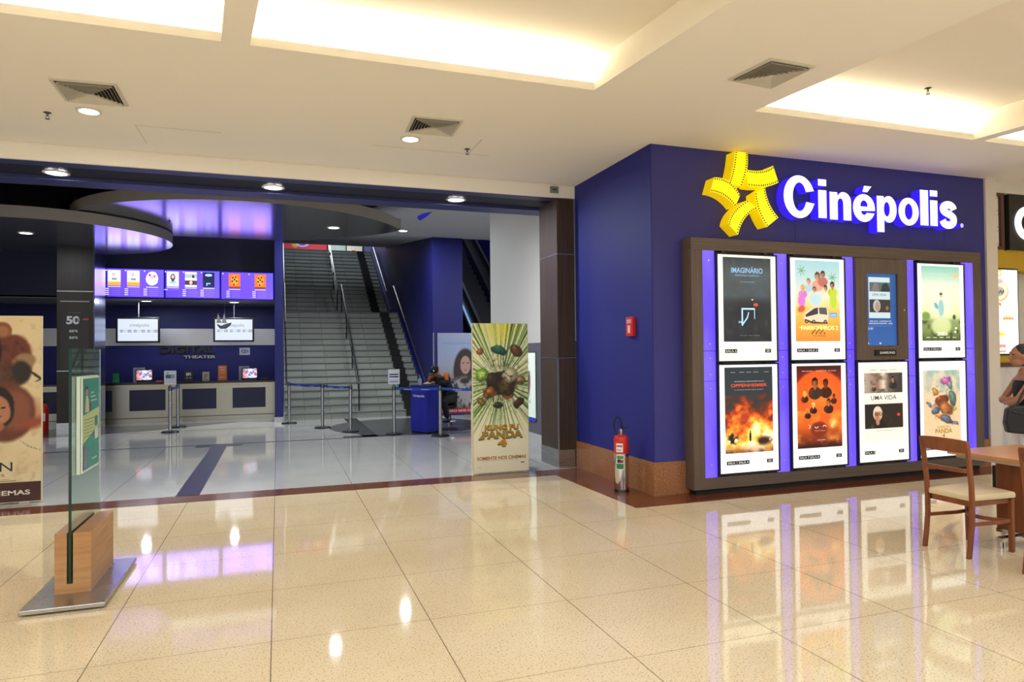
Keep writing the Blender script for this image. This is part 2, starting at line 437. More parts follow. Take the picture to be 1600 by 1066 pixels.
struct('wall_far_right', B(14, -8, 0, 14.1, 6.9, ZC), paint('cream_paint', 'E0D8C8', .6, .02))

# ---- cinema lobby shell
ZI = 4.62
struct('wall_white', B(4.17, 8.62, 0, 4.42, 13.34, ZI), M_WHITE)
struct('trim_13', B(4.155, 8.7, .22, 4.17, 13.34, 1.77), M_GRAYW)
struct('baseboard_white', B(4.145, 8.7, 0, 4.17, 13.34, .22), paint('pale_base', 'C9C9C9', .4))
# grey lobby ceiling, its shaded left part put into a dark colour, curved edge
arc = [(2.2*math.cos(t)+.0, 12.2+3.5*math.sin(t)) for t in [math.radians(a) for a in range(-85, 91, 7)]]
mb = MB(); mb.prism([(-14, 8.7), (arc[0][0], 8.7)]+arc+[(arc[-1][0], 17.15), (-14, 17.15)], ZI+.02, ZI+.1)
struct('ceiling', mb, M_DARK)
struct('ceiling', B(-14, 8.7, ZI+.12, 3.95, 17.15, ZI+.14), M_DARK)
mb = MB(); mb.prism([(14, 8.7), (14, 17.15), (arc[-1][0], 17.15)]+arc[::-1]+[(arc[0][0], 8.7)], ZI, ZI+.1)
struct('ceiling', mb, M_GRAYC)
struct('ceiling', MB().add([(.12, 17.15, ZI), (3.8, 17.15, ZI), (3.8, 25, 5.55), (.12, 25, 5.55), (.12, 17.15, ZI+.1), (3.8, 17.15, ZI+.1), (3.8, 25, 5.65), (.12, 25, 5.65)], [(0, 1, 2, 3), (7, 6, 5, 4), (0, 4, 5, 1), (3, 2, 6, 7)]), M_GRAYC)
struct('ceiling', B(-.1, 25, 8.2, 14, 34, 8.3), M_WHITE)
# thin curved light slots in the grey ceiling
mb = MB()
for (cx, cy, R, a0, a1, w) in [(4.7, 14.6, 1.7, 165, 200, .09)]:
    n = 14; P = []
    for i in range(n+1):
        t = math.radians(a0+(a1-a0)*i/n); ww = w*math.sin(math.pi*i/n)+.004
        P.append(((R-ww)*math.cos(t)+cx, (R-ww)*math.sin(t)+cy)); P.append(((R+ww)*math.cos(t)+cx, (R+ww)*math.sin(t)+cy))
    mb.add([(x, y, ZI-.004) for x, y in P], [(2*i, 2*i+1, 2*i+3, 2*i+2) for i in range(n)])
o = struct('trim_14', mb, mat('blue_light_slot', '2A2AA0', .5, emis='3A30E0', es=.3))
# ticket area: bulkhead, soffit, back wall with its steel band
struct('wall_bulkhead', B(-9, 17.75, 2.96, -.07, 17.85, ZI), M_NIGHT)
struct('ceiling', B(-9, 17.75, 2.95, -.07, 20.1, 3.0), paint('soffit_paint', '8A8A90', .5))
struct('wall_back', MB().box(-9, 20, 0, -.07, 20.1, 3.0), M_DBLUE)
struct('trim_15', B(-9, 19.97, 1.89, -.07, 20.0, 2.34), brushed('satin_steel_band', 'B8B8BC', .4, (40, 1, 1)))
struct('wall_left', B(-9.1, 8.7, 0, -9, 20, ZI), M_NIGHT)
struct('wall_stair_left', B(-.07, 17.14, 0, .12, 34, 8.2), M_DBLUE)
struct('trim_16', MB().box(-.085, 17.125, 0, .135, 17.3, .12), M_ALU)
struct('wall_stair_right', B(3.78, 17.1, 0, 4.58, 34, 8.2), M_DBLUE)
struct('wall_upstairs', B(-.07, 33, 5.9, 8, 33.1, 8.2), M_WHITE)
struct('wall_escalator_back', B(4.58, 25.5, 0, 9, 25.6, 8.2), M_DBLUE)
struct('wall_escalator_right', B(7.0, 17.1, 0, 7.1, 25.6, 8.2), M_DBLUE)
struct('wall_lobby_right', B(9, 8.7, 0, 9.1, 17.1, ZI), M_DBLUE)
struct('wall_lobby_far', MB().box(7.0, 17.1, 0, 9, 17.2, ZI), M_DBLUE)
struct('wall_return', B(4.42, 8.62, 0, 9.1, 8.72, ZI), M_DBLUE)

# ================================================================== PILLARS
def seam(mb, x0, x1, y, z): mb.box(x0, y-.004, z, x1, y, z+.018)
t = thing('pillar', 'dark brown laminate clad pillar with steel kick plate beside the blue side wall', 'pillar', (3.8, 8.97, 0))
B(3.675, 8.64, .25, 3.935, 9.3, 3.75).build('cladding', M_BROWNP, t)
B(3.672, 8.637, 0, 3.938, 9.303, .25).build('kick_plate', M_STEEL, t)
mb = MB().box(3.669, 8.632, 1.52, 3.938, 9.303, 1.532).box(3.669, 8.632, 2.97, 3.938, 9.303, 2.98).box(3.669, 8.632, .25, 3.682, 8.66, 1.53)
mb.build('metal_joint', M_ALU, t)
t = thing('pillar', 'dark wood clad pillar with 50% offer notice standing in front of the ticket counter', 'pillar', (-4.08, 17.1, 0))
B(-4.29, 16.15, .25, -3.635, 17.15, 4.62).build('cladding', wood('black_brown_laminate', '241D18', '352C24', (40, 40, 1)), t)
B(-4.295, 16.145, 0, -3.63, 17.155, .25).build('kick_plate', M_STEEL, t)
B(-3.637, 16.2, .25, -3.623, 17.13, 4.6).build('side_panel', mat('polished_blue_steel', '8890B8', .2, 1), t)
mb = MB()
for z in (1.31, 2.96): seam(mb, -4.29, -3.635, 16.15, z)
mb.build('metal_joint', M_ALU, t)
cv = Canvas((-4.225, 16.14, 1.34), (1, 0, 0), .52, 1.43)
cv.rect(0, 0, 1, 1, '2B2724'); cv.rect(0, .985, 1, 1, '9A9A9A')
cv.text('50', .2, .66, .66, .78, 'C9C9CC', .04); cv.text('%', .56, .69, .66, .75, '2B2724', .02)
cv.rect(.78, .725, .97, .745, 'C03A2A')
cv.text('25%', .3, .545, .6, .58, 'C9C9CC', .04); cv.text('50%', .3, .45, .6, .485, 'C9C9CC', .04)
cv.text('de desconto', .3, .82, .7, .84, '6A6A6A')
cv.build('offer_notice', M_GLOSSY, t)

# ================================================================== CEILING FITTINGS
def ceil_vent(pts, label):
    # pts = four corners (x, y) near-left, near-right, far-right, far-left
    cx = sum(p[0] for p in pts)/4; cy = sum(p[1] for p in pts)/4
    t = thing('air_vent', label, 'air vent', (cx, cy, ZC), 0, 'ceiling air vents')
    def q(k, z): return [(cx+(p[0]-cx)*k, cy+(p[1]-cy)*k, z) for p in pts]
    def ringm(k0, k1, z0, z1):
        m = MB(); a = q(k0, z0)+q(k0, z1)+q(k1, z0)+q(k1, z1)
        for i in range(4):
            j = (i+1) % 4
            m.add([a[i], a[j], a[8+j], a[8+i], a[4+i], a[4+j], a[12+j], a[12+i]], [(0, 1, 2, 3), (4, 7, 6, 5), (0, 4, 5, 1), (3, 2, 6, 7)])
        return m
    MB().add(q(.99, ZC-.001)+q(.99, ZC+.01), [(0, 1, 2, 3), (7, 6, 5, 4)]).build('duct_opening', mat('duct_dark', '2A2620', .9), t)
    ringm(1.0, .88, ZC-.012, ZC-.001).build('frame', mat('vent_white', 'D8D0BE', .5), t)
    for k in range(7):
        k1 = .86-k*.115
        m = MB(); a = q(k1, ZC-.030); b = q(k1-.075, ZC-.003)
        for i in range(4):
            j = (i+1) % 4; m.add([a[i], a[j], b[j], b[i]], [(0, 1, 2, 3)])
        m.build('louvre', mat('vent_white', 'D8D0BE', .5), t)
    MB().add(q(.09, ZC-.028), [(0, 3, 2, 1)]).build('louvre', mat('vent_white', 'D8D0BE', .5), t)
ceil_vent([(-1.8, 6.52), (-1.29, 6.49), (-1.3, 7.03), (-1.81, 7.05)], 'square louvred ceiling vent at the left, above a round downlight')
ceil_vent([(1.25, 6.49), (1.757, 6.475), (1.77, 6.97), (1.265, 6.98)], 'square louvred ceiling vent in the middle, between two light coffers and the portal')
ceil_vent([(3.713, 4.346), (4.174, 4.36), (4.131, 4.85), (3.651, 4.813)], 'large louvred ceiling vent beside the right-hand light coffer above the film-strip star')
def downlight(x, y, z, r, label, m, p=14, col=(1, .9, .75), group='round ceiling downlights', lamp=True):
    t = thing('downlight', label, 'downlight', (x, y, z), 0, group)
    MB().lathe([(r*1.28, -.001), (r*1.28, -.008), (r*1.0, -.012), (r*.98, -.001)], 28, (x, y, z)).build('trim_ring', M_RIM, t, smooth=True)
    MB().lathe([(0, -.006), (r*.97, -.006), (r*.97, -.001)], 28, (x, y, z)).build('diffuser', m, t)
    if lamp: 
        l = bpy.data.lights.new('spot_light', 'AREA'); l.shape = 'DISK'; l.size = r*1.6; l.energy = p; l.color = col
        o = bpy.data.objects.new('spot_light', l); COL.objects.link(o); o.location = (x, y, z-.02)
downlight(-1.68, 7.29, ZC, .085, 'warm round downlight beside the left ceiling vent', M_LAMP, 16)
downlight(1.361, 7.21, ZC, .085, 'warm round downlight below the middle ceiling vent', M_LAMP, 16)
for x, n in ((-2.465, 'left end of the portal beam'), (-.05, 'middle of the portal beam above the oval canopy'), (2.39, 'right part of the portal beam near the pillar')):
    downlight(x, 9.25, 3.785, .11, 'cool white round downlight in the %s' % n, M_LAMPC, 62, (.88, .94, 1))
downlight(-3.0, 18.3, 2.95, .11, 'cool white downlight in the soffit under the left show-time screen', M_LAMPC, 26, (.85, .9, 1))
downlight(-1.03, 18.3, 2.95, .11, 'cool white downlight in the soffit under the right show-time screen', M_LAMPC, 26, (.85, .9, 1))
def sprinkler(x, y, z, label):
    t = thing('sprinkler', label, 'sprinkler', (x, y, z), 0, 'fire sprinklers')
    m = MB().lathe([(.034, 0), (.034, -.004), (.012, -.012), (.009, -.02), (.008, -.035)], 14, (x, y, z))
    for k in (-1, 1): m.tube([(x+k*.008, y, z-.03), (x+k*.016, y, z-.045), (x+k*.004, y, z-.06)], .0028, 6)
    m.build('body', mat('old_brass', '6A6258', .4, .8), t, smooth=True)
    MB().lathe([(.0, -.058), (.02, -.06), (.02, -.063), (0, -.064)], 12, (x, y, z)).build('deflector', mat('old_brass', '6A6258', .4, .8), t)
sprinkler(-2.062, 7.461, ZC, 'small dark sprinkler head left of the left downlight')
sprinkler(2.045, 7.383, ZC, 'small dark sprinkler head right of the middle downlight')
sprinkler(6.2, 5.0, ZC+.30, 'small sprinkler head inside the right-hand light coffer')
t = thing('detector_box', 'small grey sensor box on the cream portal beam above the pillar', 'sensor', (3.63, 8.6, 3.81))
B(3.57, 8.595, 3.815, 3.69, 8.62, 3.905).build('housing', mat('grey_metal_box', '8A8474', .5), t, bevel=.003)
B(3.6, 8.592, 3.855, 3.66, 8.596, 3.87).build('grille', M_DARK, t)

# hanging oval canopies
def canopy(pts, z0, th, label, mats):
    cx = sum(p[0] for p in pts)/len(pts); cy = sum(p[1] for p in pts)/len(pts)
    t = thing('ceiling_canopy', label, 'ceiling canopy', (cx, cy, z0), 0, 'suspended canopies over the lobby')
    n = len(pts)
    MB().add([(x, y, z0) for x, y in pts], [tuple(range(n))[::-1]]).build('underside', mats[0], t)
    m = MB(); m.add([(x, y, z0) for x, y in pts]+[(x, y, z0+th) for x, y in pts], [(i, (i+1) % n, n+(i+1) % n, n+i) for i in range(n)]+[tuple(range(n, 2*n))])
    m.build('rim', mats[1], t)
    for k in range(4):
        a = math.radians(45+90*k); x = cx+.9*math.cos(a); y = cy+.9*math.sin(a); MB().tube([(x, y, z0+th), (x, y, ZI+.01)], .008, 6).build('hanger_rod', M_ALU, t)
M_CAN = mat('canopy_satin', '707078', .15, .5); M_CANR = paint('canopy_rim', 'A8A29A', .5, .02)
H = 2.52; pts = []
for a in range(168, 389, 5):
    t_ = math.radians(a); pts.append(((-.205+1.247*math.cos(t_))*H, (5.92+1.247*math.sin(t_))*H))
pts = [p for p in pts if not (p[0] > .86*H and p[1] > 5.42*H)]
pts += [(x*H, y*H) for x, y in [(.93, 5.35), (.91, 5.48), (.838, 5.602), (.691, 5.771), (.478, 5.93), (.275, 6.089), (.034, 6.192), (-.3, 6.192), (-1.42, 6.192)]]
canopy(pts, 4.12, .2, 'large grey canopy with flat back and rounded front, hung before the staircase', (M_CAN, M_CANR))
H = 2.3; pts = []
for a in range(0, 360, 5):
    t_ = math.radians(a); pts.append(((-1.833+.95*math.cos(t_))*H, (6.6+.93*math.sin(t_))*H))
canopy(pts, 3.9, .2, 'round grey canopy at the left, hung lower above the 50% pillar', (M_CAN, M_CANR))
for x in (.9, 2.9):
    downlight(x, 16.4, ZI, .10, 'cool white downlight in the grey ceiling just before the stairs, %s one' % ('left' if x < 1 else 'right'), M_LAMPC, 75, (.93, 1, .98))
area((6.4, 12.4, 4.5), 2.0, 260, (.92, .97, 1))  # unseen fill light added behind the white wall to brighten the lobby
downlight(1.05, 13.72, 4.119, .10, 'cool white downlight in the large canopy before the staircase', M_LAMPC, 26, (.85, .92, 1))
downlight(-4.37, 14.6, 3.899, .10, 'cool white downlight in the round canopy at the left', M_LAMPC, 26, (.85, .92, 1))
sprinkler(-1.9, 13.9, 4.12, 'sprinkler head under the large canopy near the screens reflection')

# ================================================================== STAIRCASE
t = thing('staircase', 'wide pale stone staircase in two flights rising between blue walls', 'staircase', (1.95, 20, 0))
M_STEP = mat('stair_stone', 'A2A49C', .25); tt = NT(M_STEP)
g = tt.n('ShaderNodeNewGeometry'); sp = tt.n('ShaderNodeSeparateXYZ'); tt.l(g.outputs['Position'], sp.inputs[0])
br = tt.math('FLOOR', tt.math('DIVIDE', sp.outputs[0], .62)); br2 = tt.math('FLOOR', tt.math('DIVIDE', sp.outputs[2], .1737))
cb = tt.n('ShaderNodeCombineXYZ'); tt.l(br, cb.inputs[0]); tt.l(br2, cb.inputs[1])
wn = tt.n('ShaderNodeTexWhiteNoise'); tt.l(cb.outputs[0], wn.inputs['Vector'])
jx = tt.math('LESS_THAN', tt.math('FRACT', tt.math('DIVIDE', sp.outputs[0], .62)), .016)
c0 = tt.mix(wn.outputs['Value'], lin('848883'), lin('939791')); tt.l(tt.mix(jx, c0, lin('5C5E5C')), tt.b.inputs['Base Color'])
RZ, TR = .1737, .29
def flight(y0, z0, n, name):
    m = MB()
    for k in range(n):
        m.box(.12, y0+k*TR+.012, z0 if k == 0 else z0+k*RZ-.02, 3.78, y0+n*TR if k == n-1 else y0+(k+1)*TR+.03, z0+(k+1)*RZ-.025)
    m.build(name, M_STEP, t)
    m = MB()
    for k in range(n): m.box(.12, y0+k*TR-.012, z0+(k+1)*RZ-.024, 3.78, y0+(k+1)*TR+.012, z0+(k+1)*RZ)
    m.build('treads', mat('tread_stone', '777B76', .3), t)
    m = MB()
    for k in range(n): m.box(.12, y0+k*TR-.006, z0+(k+1)*RZ-.034, 3.78, y0+k*TR+.014, z0+(k+1)*RZ-.024)
    m.build('nosing_shade_strip', mat('nosing_shade', '3A3C3A', .8), t)  # solid dark strips put in as the shade under each nosing
flight(17.35, 0, 17, 'lower_flight')
B(.12, 17.35+17*TR, 2.80, 3.78, 23.95, 2.953).build('landing', M_STEP, t)
flight(23.95, 2.953, 17, 'upper_flight')
B(.12, 23.95+17*TR, 5.7, 3.78, 32.98, 5.906).build('upper_floor', M_STEP, t)
m = MB()
for y0, z0 in ((17.35, 0), (23.95, 2.953)):
    for k in range(17):
        m.box(3.12, y0+k*TR-.02, z0+k*RZ, 3.41, y0+k*TR+.0, z0+(k+1)*RZ+.006).box(3.12, y0+k*TR-.02, z0+(k+1)*RZ, 3.41, y0+(k+1)*TR, z0+(k+1)*RZ+.006)
m.box(3.12, 17.35+17*TR, 2.953, 3.41, 23.95, 2.96)
m.build('black_runner', mat('black_rubber', '0E0E10', .7), t)
for xx in (.14, 3.72):
    for y0, z0 in ((17.35, 0), (23.95, 2.953)):
        m = MB(); a = [(y0-.05, z0), (y0-.05, z0+.22), (y0+17*TR, z0+17*RZ+.2), (y0+17*TR, z0+17*RZ)]
        m.prism(a, xx-.02, xx+.06 if xx > 1 else xx+.01, T=lambda p: (p[2], p[0], p[1])); m.build('stringer', M_DBLUE if xx > 1 else M_ALU, t)
def handrail(x, y0, z0, label, n=17, wall=False, posts=(0, .33, .66, 1), side=1):
    t = thing('handrail', label, 'handrail', (x, y0, z0), 0, 'steel stair handrails')
    y1 = y0+n*TR; z1 = z0+n*RZ; hr = .92
    m = MB().tube([(x, y0-.02, z0+hr-.03), (x, y0+.02, z0+hr), (x, y1, z1+hr), (x, y1+.2, z1+hr)], .022, 10)
    m.build('rail', M_STEEL, t, smooth=True)
    if not wall:
        MB().tube([(x, y0+.02, z0+hr-.3), (x, y1, z1+hr-.3)], .01, 8).build('lower_rail', M_STEEL, t, smooth=True)
    for q in posts:
        y = y0+.03+(y1-y0-.06)*q; z = z0+RZ*round((y-y0)/TR-.2)
        if wall:
            MB().tube([(x, y, z0+(y-y0)*RZ/TR+hr-.02), (x, y, z0+(y-y0)*RZ/TR+hr-.09), (x+side*.09, y, z0+(y-y0)*RZ/TR+hr-.09)], .008, 6).build('bracket', M_STEEL, t)
        else:
            for dy in (-.02, .04):
                MB().tube([(x, y+dy, z), (x, y+dy, z0+(y-y0)*RZ/TR+hr-.015)], .016, 8).build('post', mat('dark_steel', '4A4A4C', .35, 1), t, smooth=True)
handrail(1.95, 17.5, 0, 'steel handrail with posts in the middle of the lower flight of stairs')
handrail(1.95, 24.0, 2.953, 'steel handrail with posts in the middle of the upper flight of stairs')
handrail(3.66, 17.6, 0, 'steel handrail on the right wall of the lower flight of stairs', wall=True, side=1)
handrail(3.66, 24.1, 2.953, 'steel handrail on the right wall of the upper flight of stairs', wall=True, side=1)
handrail(.2, 17.5, 0, 'steel handrail on the left wall of the lower flight of stairs', wall=True, side=-1)
handrail(.2, 24.0, 2.953, 'steel handrail on the left wall of the upper flight of stairs', wall=True, side=-1)
# things at the head of the stairs
def up_art(u, v, a):
    c = gradv(v, [(0, 'B02030'), (1, 'C83040')]); c = over(c, fbm(u*6, v*3)*.6, 'E0505A')
    for cx, cy, s, k in [(.18, .75, .1, '5A8A20'), (.5, .7, .12, 'A060C0'), (.3, .5, .1, 'D0A030'), (.75, .7, .08, 'F0B0B0')]: c = over(c, em(u, v, a, cx, cy, s, s*1.6, .4), k)
    return c
cv = Canvas((.15, 32.2, 5.95), (1, 0, 0), 2.05, 1.5)
cv.grid(up_art, 50, 30); cv.ell(.45, .5, .14, .1, 'C9A9E8'); cv.ell(.45, .5, .08, .06, '5A3AA0'); cv.text('#AMO', .27, .17, .65, .27, 'F2F2F2', .05)
t = thing('banner', 'red banner with #AMO lettering at the head of the stairs', 'banner', (1.17, 32.2, 5.91))
cv.build('print', M_PAPER, t); B(.12, 32.21, 5.91, 2.23, 32.26, 7.5).build('panel', M_RED, t)
t = thing('notice_panel', 'white panel with a small red fire sign at the head of the stairs', 'sign', (3.4, 31.8, 5.91))
B(3.03, 31.8, 5.91, 3.72, 31.85, 7.4).build('panel', paint('warm_white_paint', 'E2D6C6', .6, .02), t)
B(3.25, 31.79, 6.2, 3.42, 31.8, 6.42).build('fire_sign', M_RED, t)
t = thing('glass_screen', 'pale glass shopfront screen behind the head of the stairs', 'glass screen', (2.6, 32.5, 5.91))
B(2.3, 32.5, 5.92, 3.0, 32.53, 7.9).build('pane', mat('pale_panel', 'CFE0DC', .2), t)
for x in (2.25, 2.5, 3.0): B(x, 32.45, 5.91, x+.04, 32.5, 7.9).build('mullion', M_ALU, t)
area((2.0, 29.8, 7.9), 2.5, 130, (.92, 1, .98))  # unseen fill lights, added up here to brighten the stairs
area((2.0, 24.3, 7.9), 2.0, 60, (.92, 1, .98))

# ================================================================== ESCALATOR
t = thing('escalator', 'escalator with lit glass balustrade behind the tall blue pier', 'escalator', (5.8, 20, 0))
def esc_prism(x0, x1, y0, z0, y1, z1, h0, h1, m, name):
    MB().add([(x0, y0, z0+h0), (x1, y0, z0+h0), (x1, y1, z1+h0), (x0, y1, z1+h0), (x0, y0, z0+h1), (x1, y0, z0+h1), (x1, y1, z1+h1), (x0, y1, z1+h1)],
             [(0, 3, 2, 1), (4, 5, 6, 7), (0, 1, 5, 4), (1, 2, 6, 5), (2, 3, 7, 6), (3, 0, 4, 7)]).build(name, m, t)
EY0, EZ0, EY1, EZ1 = 15.7, 0, 23.9, 5.74
for x in (5.22, 6.38):
    esc_prism(x-.12, x+.12, EY0, EZ0, EY1, EZ1, .15, .42, mat('escalator_skirt', '30323A', .3, .6), 'skirt')
    esc_prism(x-.006, x+.006, EY0, EZ0, EY1, EZ1, .42, .98, mat('dark_glass', '121A26', .3), 'glass_balustrade')
    esc_prism(x-.04, x+.04, EY0, EZ0, EY1, EZ1, .98, 1.04, M_BLACK, 'rubber_handrail')
    if x < 6: esc_prism(x-.05, x-.012, EY0, EZ0, EY1, EZ1, .42, .47, mat('balustrade_light', 'BFE0FF', .3, emis='A8D4FF', es=.55), 'light_strip')
m = MB()
for k in range(28): m.box(5.34, EY0+k*.293, k*.205-.25, 6.26, EY0+(k+1)*.293, k*.205+.12)
m.build('steps', mat('escalator_step', '33343A', .5, .7), t)
l = area((6.6, 21.0, 4.6), .8, 22, (.25, .18, 1), (0, math.radians(-90), 0))

# ================================================================== POSTER WALL
FX0, FX1, FZ = 4.333, 8.82, 2.87
t = thing('display_frame', 'big brown wood frame with glowing violet panels around the film posters', 'display frame', (6.58, 6.5, 0))
IX0, IX1, IZ0, IZ1 = 4.482, 8.672, .19, 2.73
B(FX0, 6.40, IZ1, FX1, YW-.004, FZ).build('top_rail', M_BROWNH, t, bevel=.003)
B(FX0, 6.40, .06, FX1, YW-.004, IZ0).build('bottom_rail', M_BROWNH, t, bevel=.003)
B(FX0, 6.40, IZ0, IX0, YW-.004, IZ1).build('side_post', M_BROWNV, t, bevel=.003)
B(IX1, 6.40, IZ0, FX1, YW-.004, IZ1).build('side_post', M_BROWNV, t, bevel=.003)
B(FX0+.05, 6.44, .0, FX1-.05, YW-.03, .06).build('plinth', M_DARK, t)
def led_mat():
    m = mat('violet_led_acrylic', '3A2AB8', .12); q = NT(m)
    n = q.noise(q.coord((2.2, 1, .55)), 1.6, 2)
    q.l(q.ramp(n, [(.3, (.10, .045, 1)), (.7, (.20, .13, 1))]), q.b.inputs['Emission Color']); q.b.inputs['Emission Strength'].default_value = 1.15
    return m
M_LED = led_mat(); M_BOLT = mat('bolt', 'D0D0E8', .25, .9)
CX = [(4.640, 5.470), (5.641, 6.482), (6.638, 7.468), (7.628, 8.472)]
edges = [IX0]+[v for c in CX for v in c]+[IX1]
for i in range(0, 10, 2):
    x0, x1 = edges[i]-.0, edges[i+1]+.0
    x0 = max(x0, IX0); x1 = min(x1, IX1)
    for z0, z1 in ((IZ0, 1.26), (1.265, 1.60), (1.605, IZ1)):
        B(x0, 6.404, z0, x1, 6.416, z1).build('violet_panel', M_LED, t)
    m = MB(); xm = (x0+x1)/2
    for z in (.33, 1.18, 1.34, 1.52, 1.68, 2.62): m.tube([(xm, 6.396, z), (xm, 6.406, z)], .010, 10)
    m.build('fixing_bolts', M_BOLT, t)
B(IX0, 6.488, IZ0, IX1, 6.58, IZ1).build('back_panel', mat('blue_black', '14122A', .6), t)
m = MB()
for c in CX: m.box(c[0]+.1, 6.402, IZ0, c[0]+.15, 6.488, IZ1).box(c[1]-.15, 6.402, IZ0, c[1]-.1, 6.488, IZ1)
m.build('mounting_bars', M_BLACK, t)

def box_light(col, row, label, fn=None, paint_text=None, art=None, room=None, rating=None, bg='F4F5EE', nu=60, nv=104):
    x0, x1 = CX[col]; z0, z1 = ((1.472, 2.704) if row == 0 else (.212, 1.458))
    t = thing('poster_lightbox', label, 'poster lightbox', ((x0+x1)/2, 6.43, z0), 0, 'film poster lightboxes on the poster wall')
    fr = .016
    m = MB().box(x0, 6.362, z0, x1, 6.399, z0+fr).box(x0, 6.362, z1-fr, x1, 6.399, z1).box(x0, 6.362, z0+fr, x0+fr, 6.399, z1-fr).box(x1-fr, 6.362, z0+fr, x1, 6.399, z1-fr)
    m.build('frame', M_BLACK, t)
    cv = Canvas((x0+fr, 6.372, z0+fr), (1, 0, 0), x1-x0-2*fr, z1-z0-2*fr); cv.d = 0
    cv.rect(0, 0, 1, 1, bg); cv.build('diffuser', colmat('backlit_diffuser', .80, .3), t)
    a = art or (.105, .188, .895, .965)
    w, h = x1-x0, z1-z0
    cv = Canvas((x0+a[0]*w, 6.370, z0+a[1]*h), (1, 0, 0), (a[2]-a[0])*w, (a[3]-a[1])*h); cv.d = 0
    cv.grid(fn, nu, nv)
    if paint_text: paint_text(cv)
    cv.build('poster', M_LIT, t)
    if room:
        cv = Canvas((x0+.12*w, 6.369, z0+.085*h), (1, 0, 0), .062*len(room)/6*w*3.2 if len(room) < 7 else .37*w, .035*h)
        cv.rect(0, 0, 1, 1, '101014'); cv.text(room, .05, .2, .95, .82, 'F4F4F4', .03); cv.build('room_label', M_GLOSSY, t)
        cv = Canvas((x0+.78*w, 6.369, z0+.085*h), (1, 0, 0), .1*w, .035*h)
        cv.rect(0, 0, 1, 1, '101014'); cv.text(rating, .2, .2, .8, .82, 'F4F4F4', .03); cv.build('format_label', M_GLOSSY, t)
    return t
# 1
def a1(u, v, a):
    c = gradv(v, [(0, '23262A'), (.45, '2A2F33'), (.55, '46525A'), (.8, '4A5860'), (1, '2E363C')])
    c = over(c, (fbm(u*4, v*6)-.35)*.8, '3E3A36'); c = over(c, (fbm(u*9+3, v*9)-.55)*1.2, '5A5448')
    c = over(c, em(u, v, a, .5, .35, .45, .2, .9)*.6, '1C1D20')
    return c
def t1(cv):
    cv.text('IMAGINÁRIO', .17, .815, .83, .895, '8FB8DC', .02); cv.text('BRINQUEDO DIABÓLICO', .25, .775, .76, .8, '7EA4C4', .02)
    cv.text('em cartaz nos cinemas', .36, .705, .66, .718, 'A8B4BC')
    for q in ([(.37, .19), (.40, .19), (.40, .4), (.37, .4)], [(.37, .38), (.65, .38), (.65, .4), (.37, .4)], [(.635, .27), (.65, .27), (.65, .38), (.635, .38)], [(.4, .2), (.5, .28), (.53, .35), (.51, .35), (.48, .29), (.39, .215)]): cv.poly(q, 'B4E0FF')
    cv.text('M', .31, .22, .37, .245, '8FC0E8', .03); cv.ell(.6, .5, .02, .007, 'FFF0DC'); cv.ell(.67, .44, .05, .02, 'D8483A'); cv.text('12 de março   elenco e produção', .33, .065, .75, .08, '8A8E92')
box_light(0, 0, 'backlit film poster in dark teal titled IMAGINÁRIO with a glowing door outline', a1, t1, room='SALA 6', rating='2D', bg='F2F3DC')
# 2
def a2(u, v, a):
    u, v = warp(u, v, .012)
    c = gradv(v, [(0, 'D8883A'), (.18, 'E8A040'), (.38, 'EEC060'), (.5, 'E8DCA8'), (.7, 'C4DCDC'), (1, '9CCAD8')])
    for cx, cy, s, ck, ch, cc in [(.5, .80, .085, 'C89070', '5A3A2A', 'D8A090'), (.62, .83, .07, 'B07858', '3A2A20', 'B86A60'), (.30, .74, .06, 'D8A080', '8A6A4A', 'A8C8D8'), (.17, .66, .06, 'D8A888', 'C8A060', 'C878D0'), (.43, .64, .06, 'C89070', '6A4030', 'F0E0D8'), (.68, .66, .055, 'C89070', '2A1A14', 'E8E0D0'), (.83, .70, .07, 'B87850', '201814', 'B8D040')]:
        c = figure(c, u, v, a, cx, cy, s, ck, ch, cc)
    c = over(c, em(u, v, a, .14, .5, .1, .09, .3), 'D078D8'); c = over(c, em(u, v, a, .85, .5, .1, .12, .3), 'B8D040'); c = over(c, em(u, v, a, .45, .52, .16, .1, .4), 'B8D8E8')
    for cx, cy in ((.14, .87), (.84, .8)):
        for k in range(7): c = over(c, em(u, v, a, cx+.05*math.cos(k*.9), cy+.03*math.sin(k*.9), .07, .008, .5, k*.9), '6AA078')
    c = over(c, em(u, v, a, .13, .4, .1, .05, .4, .3), 'D05A3A')
    return c
def t2(cv):
    cv.poly([(.18, .27), (.36, .23), (.72, .235), (.74, .33), (.70, .43), (.42, .44), (.2, .35)], 'E8D0B8'); cv.poly([(.22, .33), (.42, .41), (.5, .42), (.5, .34), (.22, .3)], '3A3C40'); cv.poly([(.52, .42), (.69, .42), (.71, .33), (.53, .34)], '50565A')
    cv.poly([(.2, .26), (.37, .22), (.72, .22), (.72, .235), (.37, .245), (.2, .28)], '4A3A32')
    for x in (.24, .4, .66): cv.ell(x, .245, .04, .024, '282828'); cv.ell(x, .245, .02, .012, '9A9A9A')
    cv.rect(.76, .3, .93, .36, '6AA8D8'); cv.text('estreia', .79, .32, .9, .34, 'FFFFFF')
    cv.text('OS', .06, .165, .12, .18, 'F8F0B0', .02); cv.text('FARROFEIROS 2', .12, .14, .95, .195, 'F8F0A0', .03)
    for k in range(10): cv.ell(.36+k*.03, .1+.02*(k % 3), .012, .014, '4A2A1A'); 
    cv.text('nos cinemas', .38, .062, .66, .08, '6A3A1A')
box_light(1, 0, 'backlit sunny yellow and blue film poster with a bus, titled OS FARROFEIROS 2', a2, t2, room='SALA 1 SALA 2', rating='2D', bg='ECEEEA', nu=80, nv=140)
